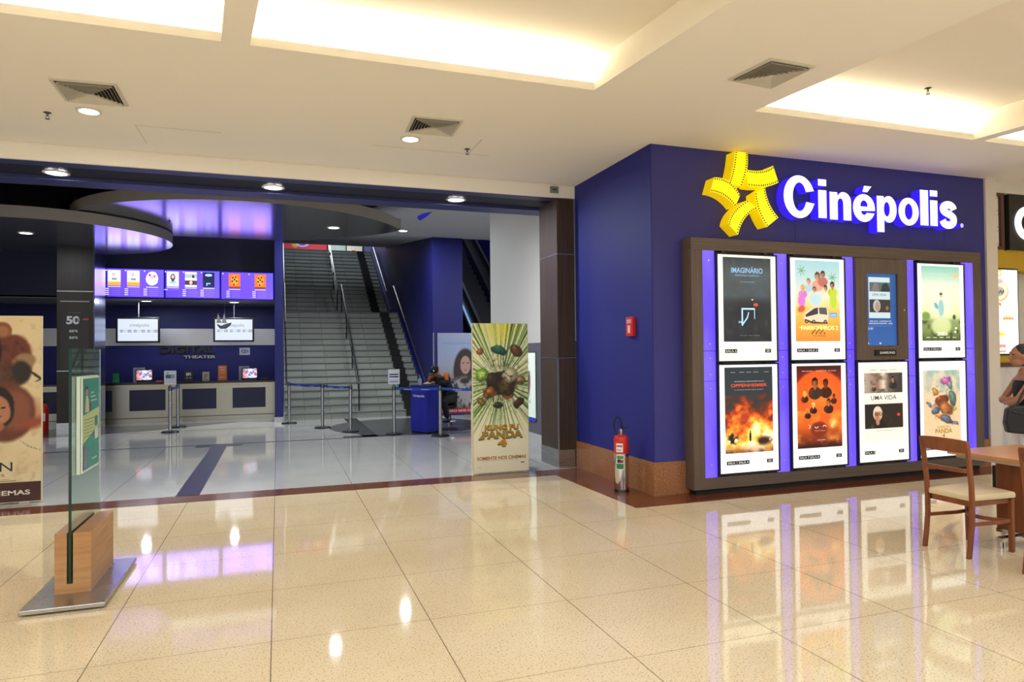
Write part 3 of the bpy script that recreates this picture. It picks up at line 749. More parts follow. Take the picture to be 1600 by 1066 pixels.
# 4
def a4(u, v, a):
    c = gradv(v, [(0, '4A5A30'), (.12, '7A8A50'), (.27, '8FA06A'), (.32, 'D8E0A8'), (.55, 'E8F0D0'), (.75, 'E0ECD8'), (.95, '9CD0C0'), (1, '88C4B8')])
    c = over(c, (fbm(u*12, v*16)-.5)*3*(v < .27), '2F3A20'); c = over(c, em(u, v, a, .5, .2, .3, .14, .3), 'C8D898'); c = over(c, em(u, v, a, .5, .5, .4, .35, .9)*.6, 'F6F8E8')
    c = over(c, em(u, v, a, .1, .33, .14, .07, .4), '7A9A50'); c = over(c, em(u, v, a, .84, .32, .05, .04, .4), '3A4A34'); c = over(c, em(u, v, a, .9, .88, .12, .05, .8), 'E8C090')
    c = over(c, em(u, v, a, .5, .44, .09, .14, .3), '9CC8CC'); c = over(c, em(u, v, a, .37, .47, .05, .06, .3, .6), '6AB0C0'); c = over(c, em(u, v, a, .5, .60, .04, .025, .3), 'E0B898'); c = over(c, em(u, v, a, .5, .63, .05, .02, .3), '5A4238')
    return c
def t4(cv):
    cv.text('ZENEIDA', .38, .07, .66, .115, 'F4F4EC', .03); cv.text('uma jornada de luz e som', .2, .89, .7, .905, 'D0E4DC')
    for x, y in ((.88, .17), (.86, .12)): cv.ell(x, y, .03, .016, 'F0F0E0')
    for k in range(5): cv.rect(.1+k*.17, .04, .2+k*.17, .05, 'D0D8C0')
box_light(3, 0, 'backlit pale green film poster with a small figure on a white hill', a4, t4, room='SALA 3 SALA 4', rating='3D', bg='FCFDF6')
# 5
def a5(u, v, a):
    n = fbm(u*3+1, v*6, 5); n2 = fbm(u*8+5, v*13+2, 4)
    f = np.clip(1.25-v*1.5, 0, 1)*1.1+n*.9-.45+(n2-.5)*.6-np.abs(u-.5)*.35
    f = np.where(v > .66, f-(v-.66)*6, f)
    c = gradv(np.clip(f, 0, 1), [(0, '2A3238'), (.25, '38302E'), (.4, '7A2A14'), (.55, 'C8501C'), (.72, 'F09A30'), (.88, 'FBD060'), (1, 'FFF0C0')])
    c = over(c, em(u, v, a, .16, .17, .14, .09, .5)*np.clip((fbm(u*14, v*22)-.38)*7, 0, 1), '1E1614'); c = over(c, em(u, v, a, .8, .13, .24, .07, .6)*np.clip((fbm(u*14+3, v*22)-.4)*6, 0, 1), '3A1A12')
    c = over(c, np.clip((.1-v)*10, 0, 1)*.85*n2*1.6, '5A2416'); c = over(c, em(u, v, a, .42, .42, .13, .07, .6), 'A83A18')
    return c
def t5(cv):
    cv.text('OPPENHEIMER', .13, .77, .88, .805, 'E8502C', .01); cv.text('UM FILME DE CHRISTOPHER NOLAN', .2, .828, .82, .838, 'D8D8D0'); cv.text('O MUNDO MUDA PARA SEMPRE', .2, .73, .8, .74, 'C8A0A0')
    for x in (.12, .3, .45, .6, .82): cv.rect(x, .938, x+.1, .943, 'A8A8A8')
    cv.poly([(.5, .13), (.53, .13), (.535, .2), (.53, .235), (.5, .235), (.49, .19)], '16100E'); cv.ell(.515, .247, .012, .012, '16100E'); cv.rect(.3, .05, .8, .056, 'E0C0A0')
box_light(0, 1, 'backlit film poster of an orange fireball titled OPPENHEIMER', a5, t5, room='SALA 1 SALA 4', rating='2D', bg='F6F8FC', nu=80, nv=140)
# 6
def a6(u, v, a):
    u, v = warp(u, v, .014)
    c = gradv(v, [(0, '5A1A10'), (.1, '7A2A14'), (.25, 'C8581C'), (.42, 'D86A20'), (.6, 'B83C18'), (.85, '7A2014'), (1, '3A1210')])
    c = over(c, em(u, v, a, .5, .62, .62, .34, .12), 'E85A1C'); c = over(c, em(u, v, a, .55, .62, .4, .22, .8)*.7, 'F58A2C')
    c = over(c, (fbm(u*5, v*9)-.45)*2*(v < .45), 'F0A040')
    c = over(c, em(u, v, a, .48, .22, .22, .12, .3), '7A2A12'); c = over(c, em(u, v, a, .8, .3, .12, .08, .9), 'FFD060')
    for cx, cy, s, sk, hr, cl in [(.64, .78, .085, '6A3018', '201008', '3A1A10'), (.40, .79, .095, 'A05A34', '1A0E08', '3A2820'), (.17, .66, .05, 'D8A040', 'E8B048', '3A1A10'), (.82, .62, .045, '8A4020', '2A1208', '3A1A10'), (.7, .55, .065, 'B06A40', '201008', '2E1610'), (.36, .52, .05, 'E0A860', 'E8C070', '2A1410'), (.23, .45, .045, 'B06A40', 'D09048', '2A1410')]:
        c = figure(c, u, v, a, cx, cy, s, sk, hr, cl)
    c = over(c, np.clip((.08-v)*14, 0, 1), '30100C')
    return c
def t6(cv):
    cv.text('DUNA - PARTE DOIS', .12, .93, .88, .942, 'E8D8C8')
    def arc(cx, cy, r, a0, a1, w=.012):
        P = [(cx+(r)*math.cos(math.radians(a0+(a1-a0)*k/12)), cy+(r)*.55*math.sin(math.radians(a0+(a1-a0)*k/12))) for k in range(13)]
        Q = [(cx+(r-w)*math.cos(math.radians(a0+(a1-a0)*k/12)), cy+(r-w)*.55*math.sin(math.radians(a0+(a1-a0)*k/12))) for k in range(13)]
        for k in range(12): cv.poly([P[k], P[k+1], Q[k+1], Q[k]], 'F8F0E4'); cv.d -= .00015
    arc(.25, .26, .04, -90, 90); arc(.42, .26, .04, 180, 360); arc(.60, .25, .04, 0, 180); arc(.79, .26, .04, 90, 270)
    cv.rect(.77, .258, .80, .264, 'F8F0E4'); cv.text('PARTE DOIS', .38, .2, .62, .212, 'D8B090'); cv.text('29 FEVEREIRO', .43, .085, .62, .1, 'E8D0C0')
box_light(1, 1, 'backlit red and orange desert film poster with a group of faces, lettered DUN', a6, t6, room='SALA 7 SALA 8', rating='2D', bg='F2F6F6', nu=80, nv=140)
# 7
def a7(u, v, a):
    c = np.ones(u.shape+(3,))*hexc('EFEBDD')
    top = (v > .63)&(v < .895)&(u > .02)&(u < .98)
    d = gradv(u, [(0, 'B0A498'), (.35, '8A6A58'), (.5, 'E0D0B8'), (.62, '6A5A50'), (1, '2A2A2E')])
    d = over(d, (fbm(u*10, v*18)-.45)*2, '2A2422'); d = figure(d, u, v, a, .74, .81, .06, 'B07858', '1A1414', '1C1C20'); d = figure(d, u, v, a, .26, .73, .035, 'C09078', '3A2A20', '2A2A2E')
    c = np.where(top[..., None], d, c)
    bt = (v > .17)&(v < .49)&(u > .02)&(u < .98)
    e = gradv(u, [(0, '1E1A1A'), (.5, '241C1A'), (1, '2A1E1A')]); e = over(e, (fbm(u*9+2, v*12)-.5)*1.5*(u > .5), '6A3A28'); e = over(e, em(u, v, a, .87, .34, .05, .025, .3), 'D03828')
    e = figure(e, u, v, a, .34, .345, .155, 'B07C5C', 'D8C8B4', '181418')
    for k in (-1, 1): e = over(e, (em(u, v, a, .36+k*.05, .355, .045, .022, .2)-em(u, v, a, .36+k*.05, .355, .034, .015, .3)), '181414')
    return np.where(bt[..., None], e, c)
def t7(cv):
    cv.text('UMA VIDA', .18, .54, .82, .6, '2A2A2A', .005); cv.text('A HISTÓRIA DE NICHOLAS WINTON', .18, .507, .82, .52, '8A867C')
    for x in (.15, .42, .66): cv.rect(x, .93, x+.18, .937, '6A6A68')
    cv.rect(.3, .135, .75, .14, '7A7A74')
box_light(2, 1, 'backlit cream film poster titled UMA VIDA with two dark photographs', a7, t7, art=(.12, .21, .89, .96), room='SALA 5', rating='2D', bg='F2F3E6', nu=80, nv=140)
# 8
def a8(u, v, a):
    u, v = warp(u, v, .05)
    c = gradv(v, [(0, 'E8C8A0'), (.5, 'E6C49C'), (.75, 'DCC8A8'), (1, 'C8C8B0')])
    c = over(c, (fbm(u*6, v*8)-.4)*1.6*(v > .72), '6A9A9C')
    for cx, cy, rx, ry, k, r in [(.62, .86, .16, .05, 'C85AA0', .3), (.72, .8, .1, .07, '7A8A9A', .5), (.32, .72, .09, .06, 'C88A3A', 0), (.5, .60, .2, .08, '8A3A20', .3), (.6, .5, .22, .09, 'B86A3A', -.4), (.33, .47, .14, .05, '5A6A7A', .5), (.15, .56, .1, .03, '6A7888', -.7), (.78, .62, .1, .12, '5A7A6A', .2), (.6, .36, .22, .05, '5A6478', -.4), (.85, .3, .1, .03, '6A7488', -.5), (.42, .4, .12, .03, 'D8843A', .2), (.82, .48, .05, .04, '9AC84A', 0)]:
        c = blob(c, u, v, a, cx, cy, rx, ry, .25, r, k)
    c = over(c, (fbm(u*16, v*22)-.55)*2*(em(u, v, a, .5, .6, .5, .32, .4)), '3A302C')
    return c
def t8(cv):
    cv.text('KUNG FU', .36, .235, .7, .27, 'B8923A', .03); cv.text('PANDA', .3, .17, .76, .23, '9A8434', .03); cv.text('4', .48, .115, .56, .165, 'A07A2C', .04); cv.text('21 DE MARÇO NOS CINEMAS', .3, .065, .72, .08, '4A3A24')
box_light(3, 1, 'backlit peach-coloured film poster titled KUNG FU PANDA 4 behind the wooden chair', a8, t8, art=(.1, .115, .86, .895), bg='F4F8FC', room='SALA 2', rating='2D')
# kiosk screen
x0, x1 = CX[2]; t = thing('screen_panel', 'brown wood panel with a tall blue showtime screen above the UMA VIDA poster', 'screen panel', ((x0+x1)/2, 6.43, 1.472))
sx0, sx1, sz0, sz1 = 6.815, 7.307, 1.650, 2.538
m = MB().box(x0, 6.36, 1.472, sx0, 6.399, 2.72).box(sx1, 6.36, 1.472, x1, 6.399, 2.72).box(sx0, 6.36, 1.472, sx1, 6.399, sz0).box(sx0, 6.36, sz1, sx1, 6.399, 2.72)
m.build('panel', M_BROWNV, t); B(sx0, 6.39, sz0, sx1, 6.399, sz1).build('recess', M_BLACK, t)
cv = Canvas((sx0, 6.388, sz0), (1, 0, 0), sx1-sx0, sz1-sz0); cv.d = 0
cv.grid(lambda u, v, a: gradv(v+.1*u, [(0, '2A62B0'), (.5, '2458A0'), (1, '2A5C9C')]), 6, 12)
cv.rect(.1, .38, .8, .95, 'D8ECEC'); cv.rect(.13, .75, .8, .88, '5A6A6C'); cv.poly([(.18, .75), (.28, .87), (.4, .87), (.45, .75)], '8A7A78'); cv.poly([(.5, .75), (.55, .85), (.7, .88), (.79, .8), (.79, .75)], '24343A')
cv.text('UMA VIDA', .22, .69, .68, .725, '3A4A50'); cv.rect(.12, .46, .8, .64, '38302E'); cv.ell(.36, .55, .12, .085, 'C8C8C8'); cv.ell(.38, .54, .085, .065, 'B89888'); cv.ell(.7, .52, .05, .03, 'A86050')
cv.text('UMA VIDA - A HISTÓRIA DE', .12, .33, .82, .348, 'F0F4FA', .02); cv.text('NICHOLAS WINTON - 15:00', .1, .297, .86, .315, 'F0F4FA', .02)
cv.rect(.1, .268, .82, .272, '7AA0D0'); cv.text('15:00', .03, .22, .22, .25, 'E0ECF8'); cv.ell(.45, .03, .03, .015, 'C8DCF4'); cv.ell(.06, .03, .03, .012, 'C8DCF4'); cv.rect(.01, .93, .05, .97, 'D8E8F8')
cv.build('display', M_SCREEN, t)
cv = Canvas((6.913, 6.370, 1.524), (1, 0, 0), .337, .071); B(6.913, 6.346, 1.524, 7.25, 6.36, 1.595).build('name_plate', M_BLACK, t)
cv = Canvas((6.913, 6.345, 1.524), (1, 0, 0), .337, .071); cv.text('SAMSUNG', .2, .3, .92, .72, 'E8E4DC', .03); cv.build('plate_lettering', M_GLOSSY, t)
MB().tube([(7.40, 6.35, 2.09), (7.40, 6.362, 2.09)], .012, 12).build('lock', M_CHROME, t)

# ================================================================== ILLUMINATED SIGN
t = thing('illuminated_sign', 'glowing white Cinépolis letters with blue sides and a yellow film-strip star', 'sign', (6.6, 6.5, 3.07))
M_LET = mat('letter_face', 'F4F4FF', .3, emis='ECE8FF', es=.95); M_RET = mat('letter_return', '2A1AC8', .3, emis='3A22F0', es=.85)
def big_letter(ch, a, b, z0, z1, name='letter', bold=.035, yf=6.45):
    v, f, x0, x1, y0, y1 = text_mesh(ch, bold)
    P = [(a+(p[0]-x0)/(x1-x0)*(b-a), z0+(p[1]-y0)/(y1-y0)*(z1-z0)) for p in v]
    front = MB().add([(x, yf, z) for x, z in P], f)
    bm = bmesh.new(); vs = [bm.verts.new((x, z, 0)) for x, z in P]
    for q in f:
        try: bm.faces.new([vs[i] for i in q])
        except ValueError: pass
    be = [(e.verts[0].co.copy(), e.verts[1].co.copy()) for e in bm.edges if len(e.link_faces) == 1]; bm.free()
    o = front.build(name, M_LET, t)
    m = MB()
    for p, q in be: m.add([(p.x, yf, p.y), (q.x, yf, q.y), (q.x, YW-.006, q.y), (p.x, YW-.006, p.y)], [(0, 1, 2, 3)])
    mm = MB(); mm.v = [(x-t.location.x, y-t.location.y, z-t.location.z) for x, y, z in m.v]; mm.f = m.f; mm.m = m.m; mm.c = m.c
    mm.build('return', M_RET, o, world=False)
# letter forms drawn here as thick grotesque outlines
def outl(kind):
    """list of (outer, [holes]) polygons in a 0..1 box"""
    def arc(cx, cy, rx, ry, a0, a1, n=22): return [(cx+rx*math.cos(math.radians(a0+(a1-a0)*k/n)), cy+ry*math.sin(math.radians(a0+(a1-a0)*k/n))) for k in range(n+1)]
    if kind == 'C':
        o = arc(.5, .5, .5, .5, 28, 332, 40); i = arc(.53, .5, .25, .33, -28, 28-60+0, 1)
        inner = arc(.52, .5, .235, .34, 326, 34, 36)
        return [(arc(.5, .5, .5, .5, 22, 338, 44)[0:0]+[(.99, .66)]+arc(.5, .5, .5, .5, 22, 338, 44)+[(1.0, .36), (.73, .39)]+arc(.51, .5, .22, .335, 334, 30, 36)+[(.72, .62)], [])]
    if kind == 'o': return [(arc(.5, .5, .5, .5, 0, 360, 44)[:-1], [arc(.5, .5, .19, .29, 0, 360, 32)[:-1]])]
    if kind == 'l': return [([(0, 0), (1, 0), (1, 1), (0, 1)], [])]
    if kind == 'i': return [([(0, 0), (1, 0), (1, .72), (0, .72)], []), ([(0, .83), (1, .83), (1, 1), (0, 1)], [])]
    if kind == 'n': return [([(0, 0), (.37, 0), (.37, .55)]+arc(.5, .6, .13, .17, 180, 0, 10)+[(.63, 0), (1, 0)]+arc(.64, .66, .36, .34, 0, 80, 10)+arc(.62, .66, .28, .34, 95, 140, 4)+[(.36, .87), (.36, .975), (0, .975)], [])]
    if kind == 'p': return [([(0, 0), (.36, 0), (.36, .33)]+arc(.6, .635, .4, .365, 235, 360+128, 34)+[(.35, .89), (.35, .985), (0, .985)], [arc(.50, .635, .15, .2, 0, 360, 24)[:-1]])]
    if kind == 'e': return [([(.99, .26), (.66, .26)]+arc(.5, .37, .155, .17, -40, -180, 14)+[(.335, .33), (1.0, .33)]+arc(.5, .39, .5, .38, 0, 340, 46)[:-1], [[(.335, .43), (.665, .43)]+arc(.5, .46, .16, .14, 0, 180, 12)]), ([(.44, .83), (.66, .83), (.86, 1.0), (.52, 1.0)], [])]
    if kind == 's': return None
def fill(poly, holes):
    """triangulate a polygon with holes"""
    from mathutils.geometry import tessellate_polygon
    loops = [[Vector((x, y, 0)) for x, y in poly]]+[[Vector((x, y, 0)) for x, y in h] for h in holes]
    flat = [p for l in loops for p in l]
    return flat, [tuple(q) for q in tessellate_polygon(loops)], loops
def built_letter(kind, a, b, z0, z1, yf=6.45):
    F = MB(); Rm = MB()
    if kind == 's':
        # S drawn as a thick swept stroke
        c = [(.80, .70), (.74, .80), (.60, .865), (.42, .865), (.26, .80), (.22, .70), (.30, .61), (.5, .54), (.68, .47), (.78, .38), (.76, .24), (.62, .15), (.42, .135), (.26, .19), (.19, .30)]
        n = 60; P = []
        cc = [c[0]]+c+[c[-1]]
        for k in range(n+1):
            s = k/n*(len(c)-1); i = min(int(s), len(c)-2); f = s-i; p0, p1, p2, p3 = cc[i], cc[i+1], cc[i+2], cc[min(i+3, len(cc)-1)]
            P.append(tuple(.5*((2*p1[d])+(-p0[d]+p2[d])*f+(2*p0[d]-5*p1[d]+4*p2[d]-p3[d])*f*f+(-p0[d]+3*p1[d]-3*p2[d]+p3[d])*f**3) for d in (0, 1)))
        L = []; Rr = []
        for k in range(n+1):
            p = P[max(0, k-1)]; q = P[min(n, k+1)]; dx, dy = q[0]-p[0], q[1]-p[1]; l = math.hypot(dx, dy); w = .17
            L.append((P[k][0]-dy/l*w*1.05, P[k][1]+dx/l*w*.82)); Rr.append((P[k][0]+dy/l*w*1.05, P[k][1]-dx/l*w*.82))
        T = lambda p: (a+p[0]*(b-a), z0+p[1]*(z1-z0))
        F.add([(T(p)[0], yf, T(p)[1]) for p in L]+[(T(p)[0], yf, T(p)[1]) for p in Rr], [(k, k+1, n+2+k, n+1+k) for k in range(n)])
        loops = [L+Rr[::-1]]
    else:
        loops = []; T = lambda p: (a+p[0]*(b-a), z0+p[1]*(z1-z0))
        for po, ho in outl(kind):
            v, f, _ = fill(po, ho)
            F.add([(T((p.x, p.y))[0], yf, T((p.x, p.y))[1]) for p in v], f); loops += [po]+ho
    for lp in loops:
        N = len(lp)
        for k in range(N):
            p, q = T(lp[k]), T(lp[(k+1) % N]); Rm.add([(p[0], yf+.001, p[1]), (q[0], yf+.001, q[1]), (q[0], YW-.006, q[1]), (p[0], YW-.006, p[1])], [(0, 1, 2, 3)])
    o = F.build('letter', M_LET, t)
    L0 = t.location; Rm.v = [(x-L0.x, y-L0.y, z-L0.z) for x, y, z in Rm.v]
    Rm.build('return', M_RET, o, world=False)
for ch, a, b, z0, z1 in [('C', 5.659, 6.116, 3.178, 3.69), ('i', 6.172, 6.298, 3.198, 3.668), ('n', 6.346, 6.68, 3.190, 3.535), ('e', 6.709, 7.061, 3.182, 3.637), ('p', 7.094, 7.42, 3.074, 3.535),
                         ('o', 7.451, 7.796, 3.180, 3.536), ('l', 7.821, 7.962, 3.196, 3.655), ('i', 7.994, 8.124, 3.198, 3.661), ('s', 8.15, 8.48, 3.175, 3.534)]:
    built_letter(ch, a, b, z0, z1)
big_letter('®', 8.53, 8.585, 3.202, 3.258, 'trademark_mark', .01)
M_YEL = mat('yellow_acrylic', 'F8E800', .3, emis='FFE800', es=.75); M_YELS = mat('yellow_side', 'E8C800', .4, emis='F8D000', es=.55); M_PERF = mat('perforation', '2A2A28', .6)
def strip(A, Bq, n=14):
    def q(p, f): return tuple((1-f)*(1-2*f)*p[0][d]+4*f*(1-f)*p[1][d]+f*(2*f-1)*p[2][d] for d in (0, 1))
    L = [q(A, k/n) for k in range(n+1)]; R_ = [q(Bq, k/n) for k in range(n+1)]
    yf, yb = 6.42, YW-.008
    # outward strip depth pulls back to the wall
    m = MB(); V = [(x, yf, z) for x, z in L]+[(x, yf, z) for x, z in R_]
    m.add(V, [(k, k+1, n+2+k, n+1+k) for k in range(n)], 0)
    V2 = V+[(x, yb, z) for x, y, z in V]; N = 2*(n+1)
    f = [(k, k+1, N+k+1, N+k) for k in range(n)]+[(n+1+k, n+2+k, N+n+2+k, N+n+1+k) for k in range(n)]+[(0, n+1, N+n+1, N), (n, 2*n+1, N+2*n+1, N+n)]
    m.add(V2, f, 1)
    for k in range(n):
        fr = (k+.5)/n; l = q(A, fr); r = q(Bq, fr)
        for w in (.10, .90):
            cx = l[0]*(1-w)+r[0]*w; cz = l[1]*(1-w)+r[1]*w
            dx, dz = (r[0]-l[0]), (r[1]-l[1]); ll = math.hypot(dx, dz); dx /= ll; dz /= ll; s = .0105
            m.add([(cx+(a*dx-b*dz)*s, yf-.002, cz+(a*dz+b*dx)*s) for a, b in ((-1, -.7), (1, -.7), (1, .7), (-1, .7))], [(0, 1, 2, 3)], 2)
    m.build('film_strip', [M_YEL, M_YELS, M_PERF], t)
for s in [[(4.955, 3.89), (4.92, 3.69), (4.860, 3.515), (5.125, 3.885), (5.12, 3.70), (5.045, 3.49)],
          [(5.10, 3.69), (5.315, 3.694), (5.486, 3.765), (5.13, 3.50), (5.364, 3.508), (5.560, 3.573)],
          [(5.222, 3.42), (5.265, 3.224), (5.38, 3.037), (5.368, 3.51), (5.422, 3.318), (5.55, 3.159)],
          [(5.120, 3.335), (4.930, 3.203), (4.847, 3.045), (5.255, 3.245), (5.08, 3.126), (4.98, 2.93)],
          [(4.668, 3.565), (4.870, 3.532), (5.017, 3.387), (4.614, 3.398), (4.795, 3.358), (4.945, 3.245)]]:
    strip(s[:3], s[3:])

# ================================================================== WALL FITTINGS AND EXTINGUISHER
t = thing('alarm_call_point', 'red fire alarm call box on the blue side wall', 'alarm box', (3.94, 7.03, 1.78))
B(3.90, 6.955, 1.785, 3.945, 7.115, 2.01).build('housing', M_RED, t, bevel=.004)
cv = Canvas((3.898, 7.10, 1.80), (0, -1, 0), .13, .19); cv.rect(.15, .08, .85, .62, 'E05A48'); cv.rect(.35, .12, .65, .58, 'E8E0D8'); cv.rect(.1, .72, .9, .95, 'D8B0A8'); cv.text('INCÊNDIO', .15, .78, .85, .9, 'A82018')
cv.build('label_plate', M_GLOSSY, t)
ex, ey = 3.72, 6.93
t = thing('fire_extinguisher', 'chrome fire extinguisher with red top and black hose beside the blue wall', 'fire extinguisher', (ex, ey, 0))
MB().lathe([(.0, .012), (.075, .012), (.083, .03), (.083, .44), (0, .44)], 32, (ex, ey, 0)).build('cylinder', M_CHROME, t, smooth=True)
MB().lathe([(.078, 0), (.086, .0), (.086, .035), (.08, .035)], 32, (ex, ey, 0)).build('base_ring', mat('dark_chrome', '6A6A6A', .2, 1), t, smooth=True)
MB().lathe([(0.0835, .44), (.0855, .45), (.0855, .60), (.078, .63), (.05, .65), (.03, .655), (0, .655)], 32, (ex, ey, 0)).build('red_top', M_RED, t, smooth=True)
m = MB().lathe([(.022, .655), (.022, .70), (.014, .72), (0, .72)], 16, (ex, ey, 0)); m.build('valve', mat('valve_metal', '9A948A', .35, .9), t, smooth=True)
MB().tube([(ex, ey, .715), (ex+.02, ey-.03, .735), (ex+.045, ey-.07, .75)], .008, 8).build('lever', mat('lever_black', '2A2A2A', .4), t, smooth=True)
hose = [(ex+.01, ey, .70), (ex-.0, ey-.02, .735), (ex-.005, ey-.02, .79), (ex-.02, ey-.015, .835), (ex-.045, ey-.01, .858), (ex-.075, ey-.01, .85), (ex-.092, ey-.01, .81), (ex-.096, ey-.01, .76), (ex-.088, ey-.01, .71), (ex-.075, ey-.02, .675), (ex-.06, ey-.03, .655)]
MB().tube(hose, .0095, 10).build('hose', M_BLACK, t, smooth=True)
def curved_label(x, y, r, a0, a1, z0, z1, col, name, segs=()):
    m = MB(); n = 12
    def patch(a0, a1, z0, z1, c, rr):
        P = [(x+rr*math.cos(math.radians(a0+(a1-a0)*k/n)), y+rr*math.sin(math.radians(a0+(a1-a0)*k/n))) for k in range(n+1)]
        m.add([(p[0], p[1], z0) for p in P]+[(p[0], p[1], z1) for p in P], [(k, k+1, n+2+k, n+1+k) for k in range(n)], 0, lin(c))
    patch(a0, a1, z0, z1, col, r)
    for i, (b0, b1, y0, y1, c) in enumerate(segs): patch(b0, b1, y0, y1, c, r+.0008*(i+1))
    m.build(name, M_GLOSSY, t)
curved_label(ex, ey, .0845, 200, 262, .26, .43, 'D8DCD4', 'instruction_label', [(203, 259, .27, .33, '2E7A4A'), (205, 257, .385, .42, '5A8A3A'), (210, 235, .34, .38, '2A2A3A'), (236, 256, .34, .375, 'A83028')])
curved_label(ex, ey, .0868, 200, 255, .46, .56, 'EBE4DC', 'paper_tag', [(205, 250, .52, .54, 'B8554A'), (205, 240, .48, .49, '8A8A8A')])

# ================================================================== STANDEES
PW, PH = .785, 2.0
t = thing('cardboard_standee', 'tall film standee with green and yellow rays lettered KUNG FU PANDA 4, SOMENTE NOS CINEMAS', 'standee', (2.815, 8.6, 0))
B(2.424, 8.585, .012, 3.207, 8.62, 2.0).build('board', mat('cardboard_edge', 'D8C8A0', .8), t)
B(2.5, 8.62, 0, 2.54, 8.95, .9).build('rear_strut', mat('cardboard_edge', 'D8C8A0', .8), t); B(3.1, 8.62, 0, 3.14, 8.95, .9).build('rear_strut', mat('cardboard_edge', 'D8C8A0', .8), t)
def apan(u, v, a):
    uo, vo = u, v; u, v = warp(u, v, .03)
    x = uo-.5; y = (vo-.60)*a; th = np.arctan2(y, x); r = np.hypot(x, y)
    k = np.floor(th*26); k2 = np.floor(th*61); h = (np.sin(k*127.1)*43758.5) % 1; h2 = (np.sin(k2*311.7)*9631.3) % 1
    c = gradv(np.clip(h*.6+h2*.4, 0, 1), [(0, '1E4A2A'), (.22, '4A7A3A'), (.4, '7FA060'), (.55, 'DCE4A8'), (.75, 'F2EEC8'), (1, 'FBF6DC')])
    c = over(c, np.clip((.55-r)*1.2, 0, .8)*(h2 < .45), '16301E')
    c = over(c, em(u, v, a, .5, .98, .5, .14, .8)*.75*(h2 > .3), 'E4D840'); c = over(c, em(u, v, a, .5, .93, .2, .18, .8)*.4, 'F0E860')
    f = np.clip((.37-v+.06*np.sin(th*9))*7, 0, 1); c = over(c, f*.0+np.clip((.28-v)*12, 0, 1), 'F1E9CC'); c = over(c, np.clip((.42-v)*5, 0, .75), 'EFE8C8')
    # abstract burst of paint in the middle
    for cx, cy, rx, ry, kk, rot in [(.5, .60, .28, .08, '2E2618', .15), (.36, .62, .16, .05, '3A2E1C', -.3), (.3, .535, .13, .035, 'B4682C', .3), (.62, .52, .11, .03, 'B4682C', -.3), (.6, .57, .15, .06, '5A4426', .5), (.66, .645, .14, .05, 'D8CFA8', .4), (.16, .66, .12, .04, '86C83C', .9), (.17, .66, .07, .02, 'C8E87A', .9), (.12, .81, .07, .025, '9A5A38', .4), (.47, .82, .08, .06, '2E6A5A', 1.2), (.78, .82, .09, .05, '6A4A2E', 1.0), (.86, .61, .1, .03, '9A7A4A', -.1), (.15, .475, .1, .025, '8A6A30', -.5), (.45, .455, .1, .022, '3A3222', .1), (.82, .46, .11, .03, '4A3428', .5)]:
        c = blob(c, u, v, a, cx, cy, rx*1.08, ry*1.08, .2, rot, kk)
    c = over(c, (fbm(u*22, v*50)-.52)*2.5*em(u, v, a, .5, .6, .5, .27, .5), '201A12')
    return c
cv = Canvas((2.430, 8.584, .02), (1, 0, 0), .771, 1.975); cv.d = .001
cv.grid(apan, 120, 260)
for dz, c1, c2 in ((-.006, '3A3416', '3A3416'), (0, 'C08A28', 'A08434')):
    cv.text('KUNG FU', .2, .283+dz, .82, .318+dz, c1, .06); cv.poly([(.08, .222+dz), (.2, .275+dz), (.24, .275+dz), (.16, .222+dz)], c2); cv.text('PANDA', .15, .225+dz, .9, .276+dz, c2, .06); cv.text('4', .43, .17+dz, .6, .22+dz, c1, .08); cv.up(1)
cv.text('SOMENTE NOS CINEMAS', .06, .083, .95, .106, 'B4702C', .03); cv.text('em breve', .06, .035, .12, .04, '6A6A5A'); cv.rect(.15, .076, .8, .078, 'C8B890'); cv.rect(.85, .053, .92, .06, '7A6A5A')
cv.build('print', M_PAPER, t)
t = thing('cardboard_standee', 'parchment-coloured film standee at the left edge with robed figures, lettered CINEMAS', 'standee', (-3.2, 8.84, 0))
B(-3.95, 8.82, .012, -2.485, 8.86, 2.065).build('board', mat('cardboard_edge', 'D8C8A0', .8), t)
B(-2.75, 8.86, 0, -2.71, 9.2, .9).build('rear_strut', mat('cardboard_edge', 'D8C8A0', .8), t); B(-3.7, 8.86, 0, -3.66, 9.2, .9).build('rear_strut', mat('cardboard_edge', 'D8C8A0', .8), t)
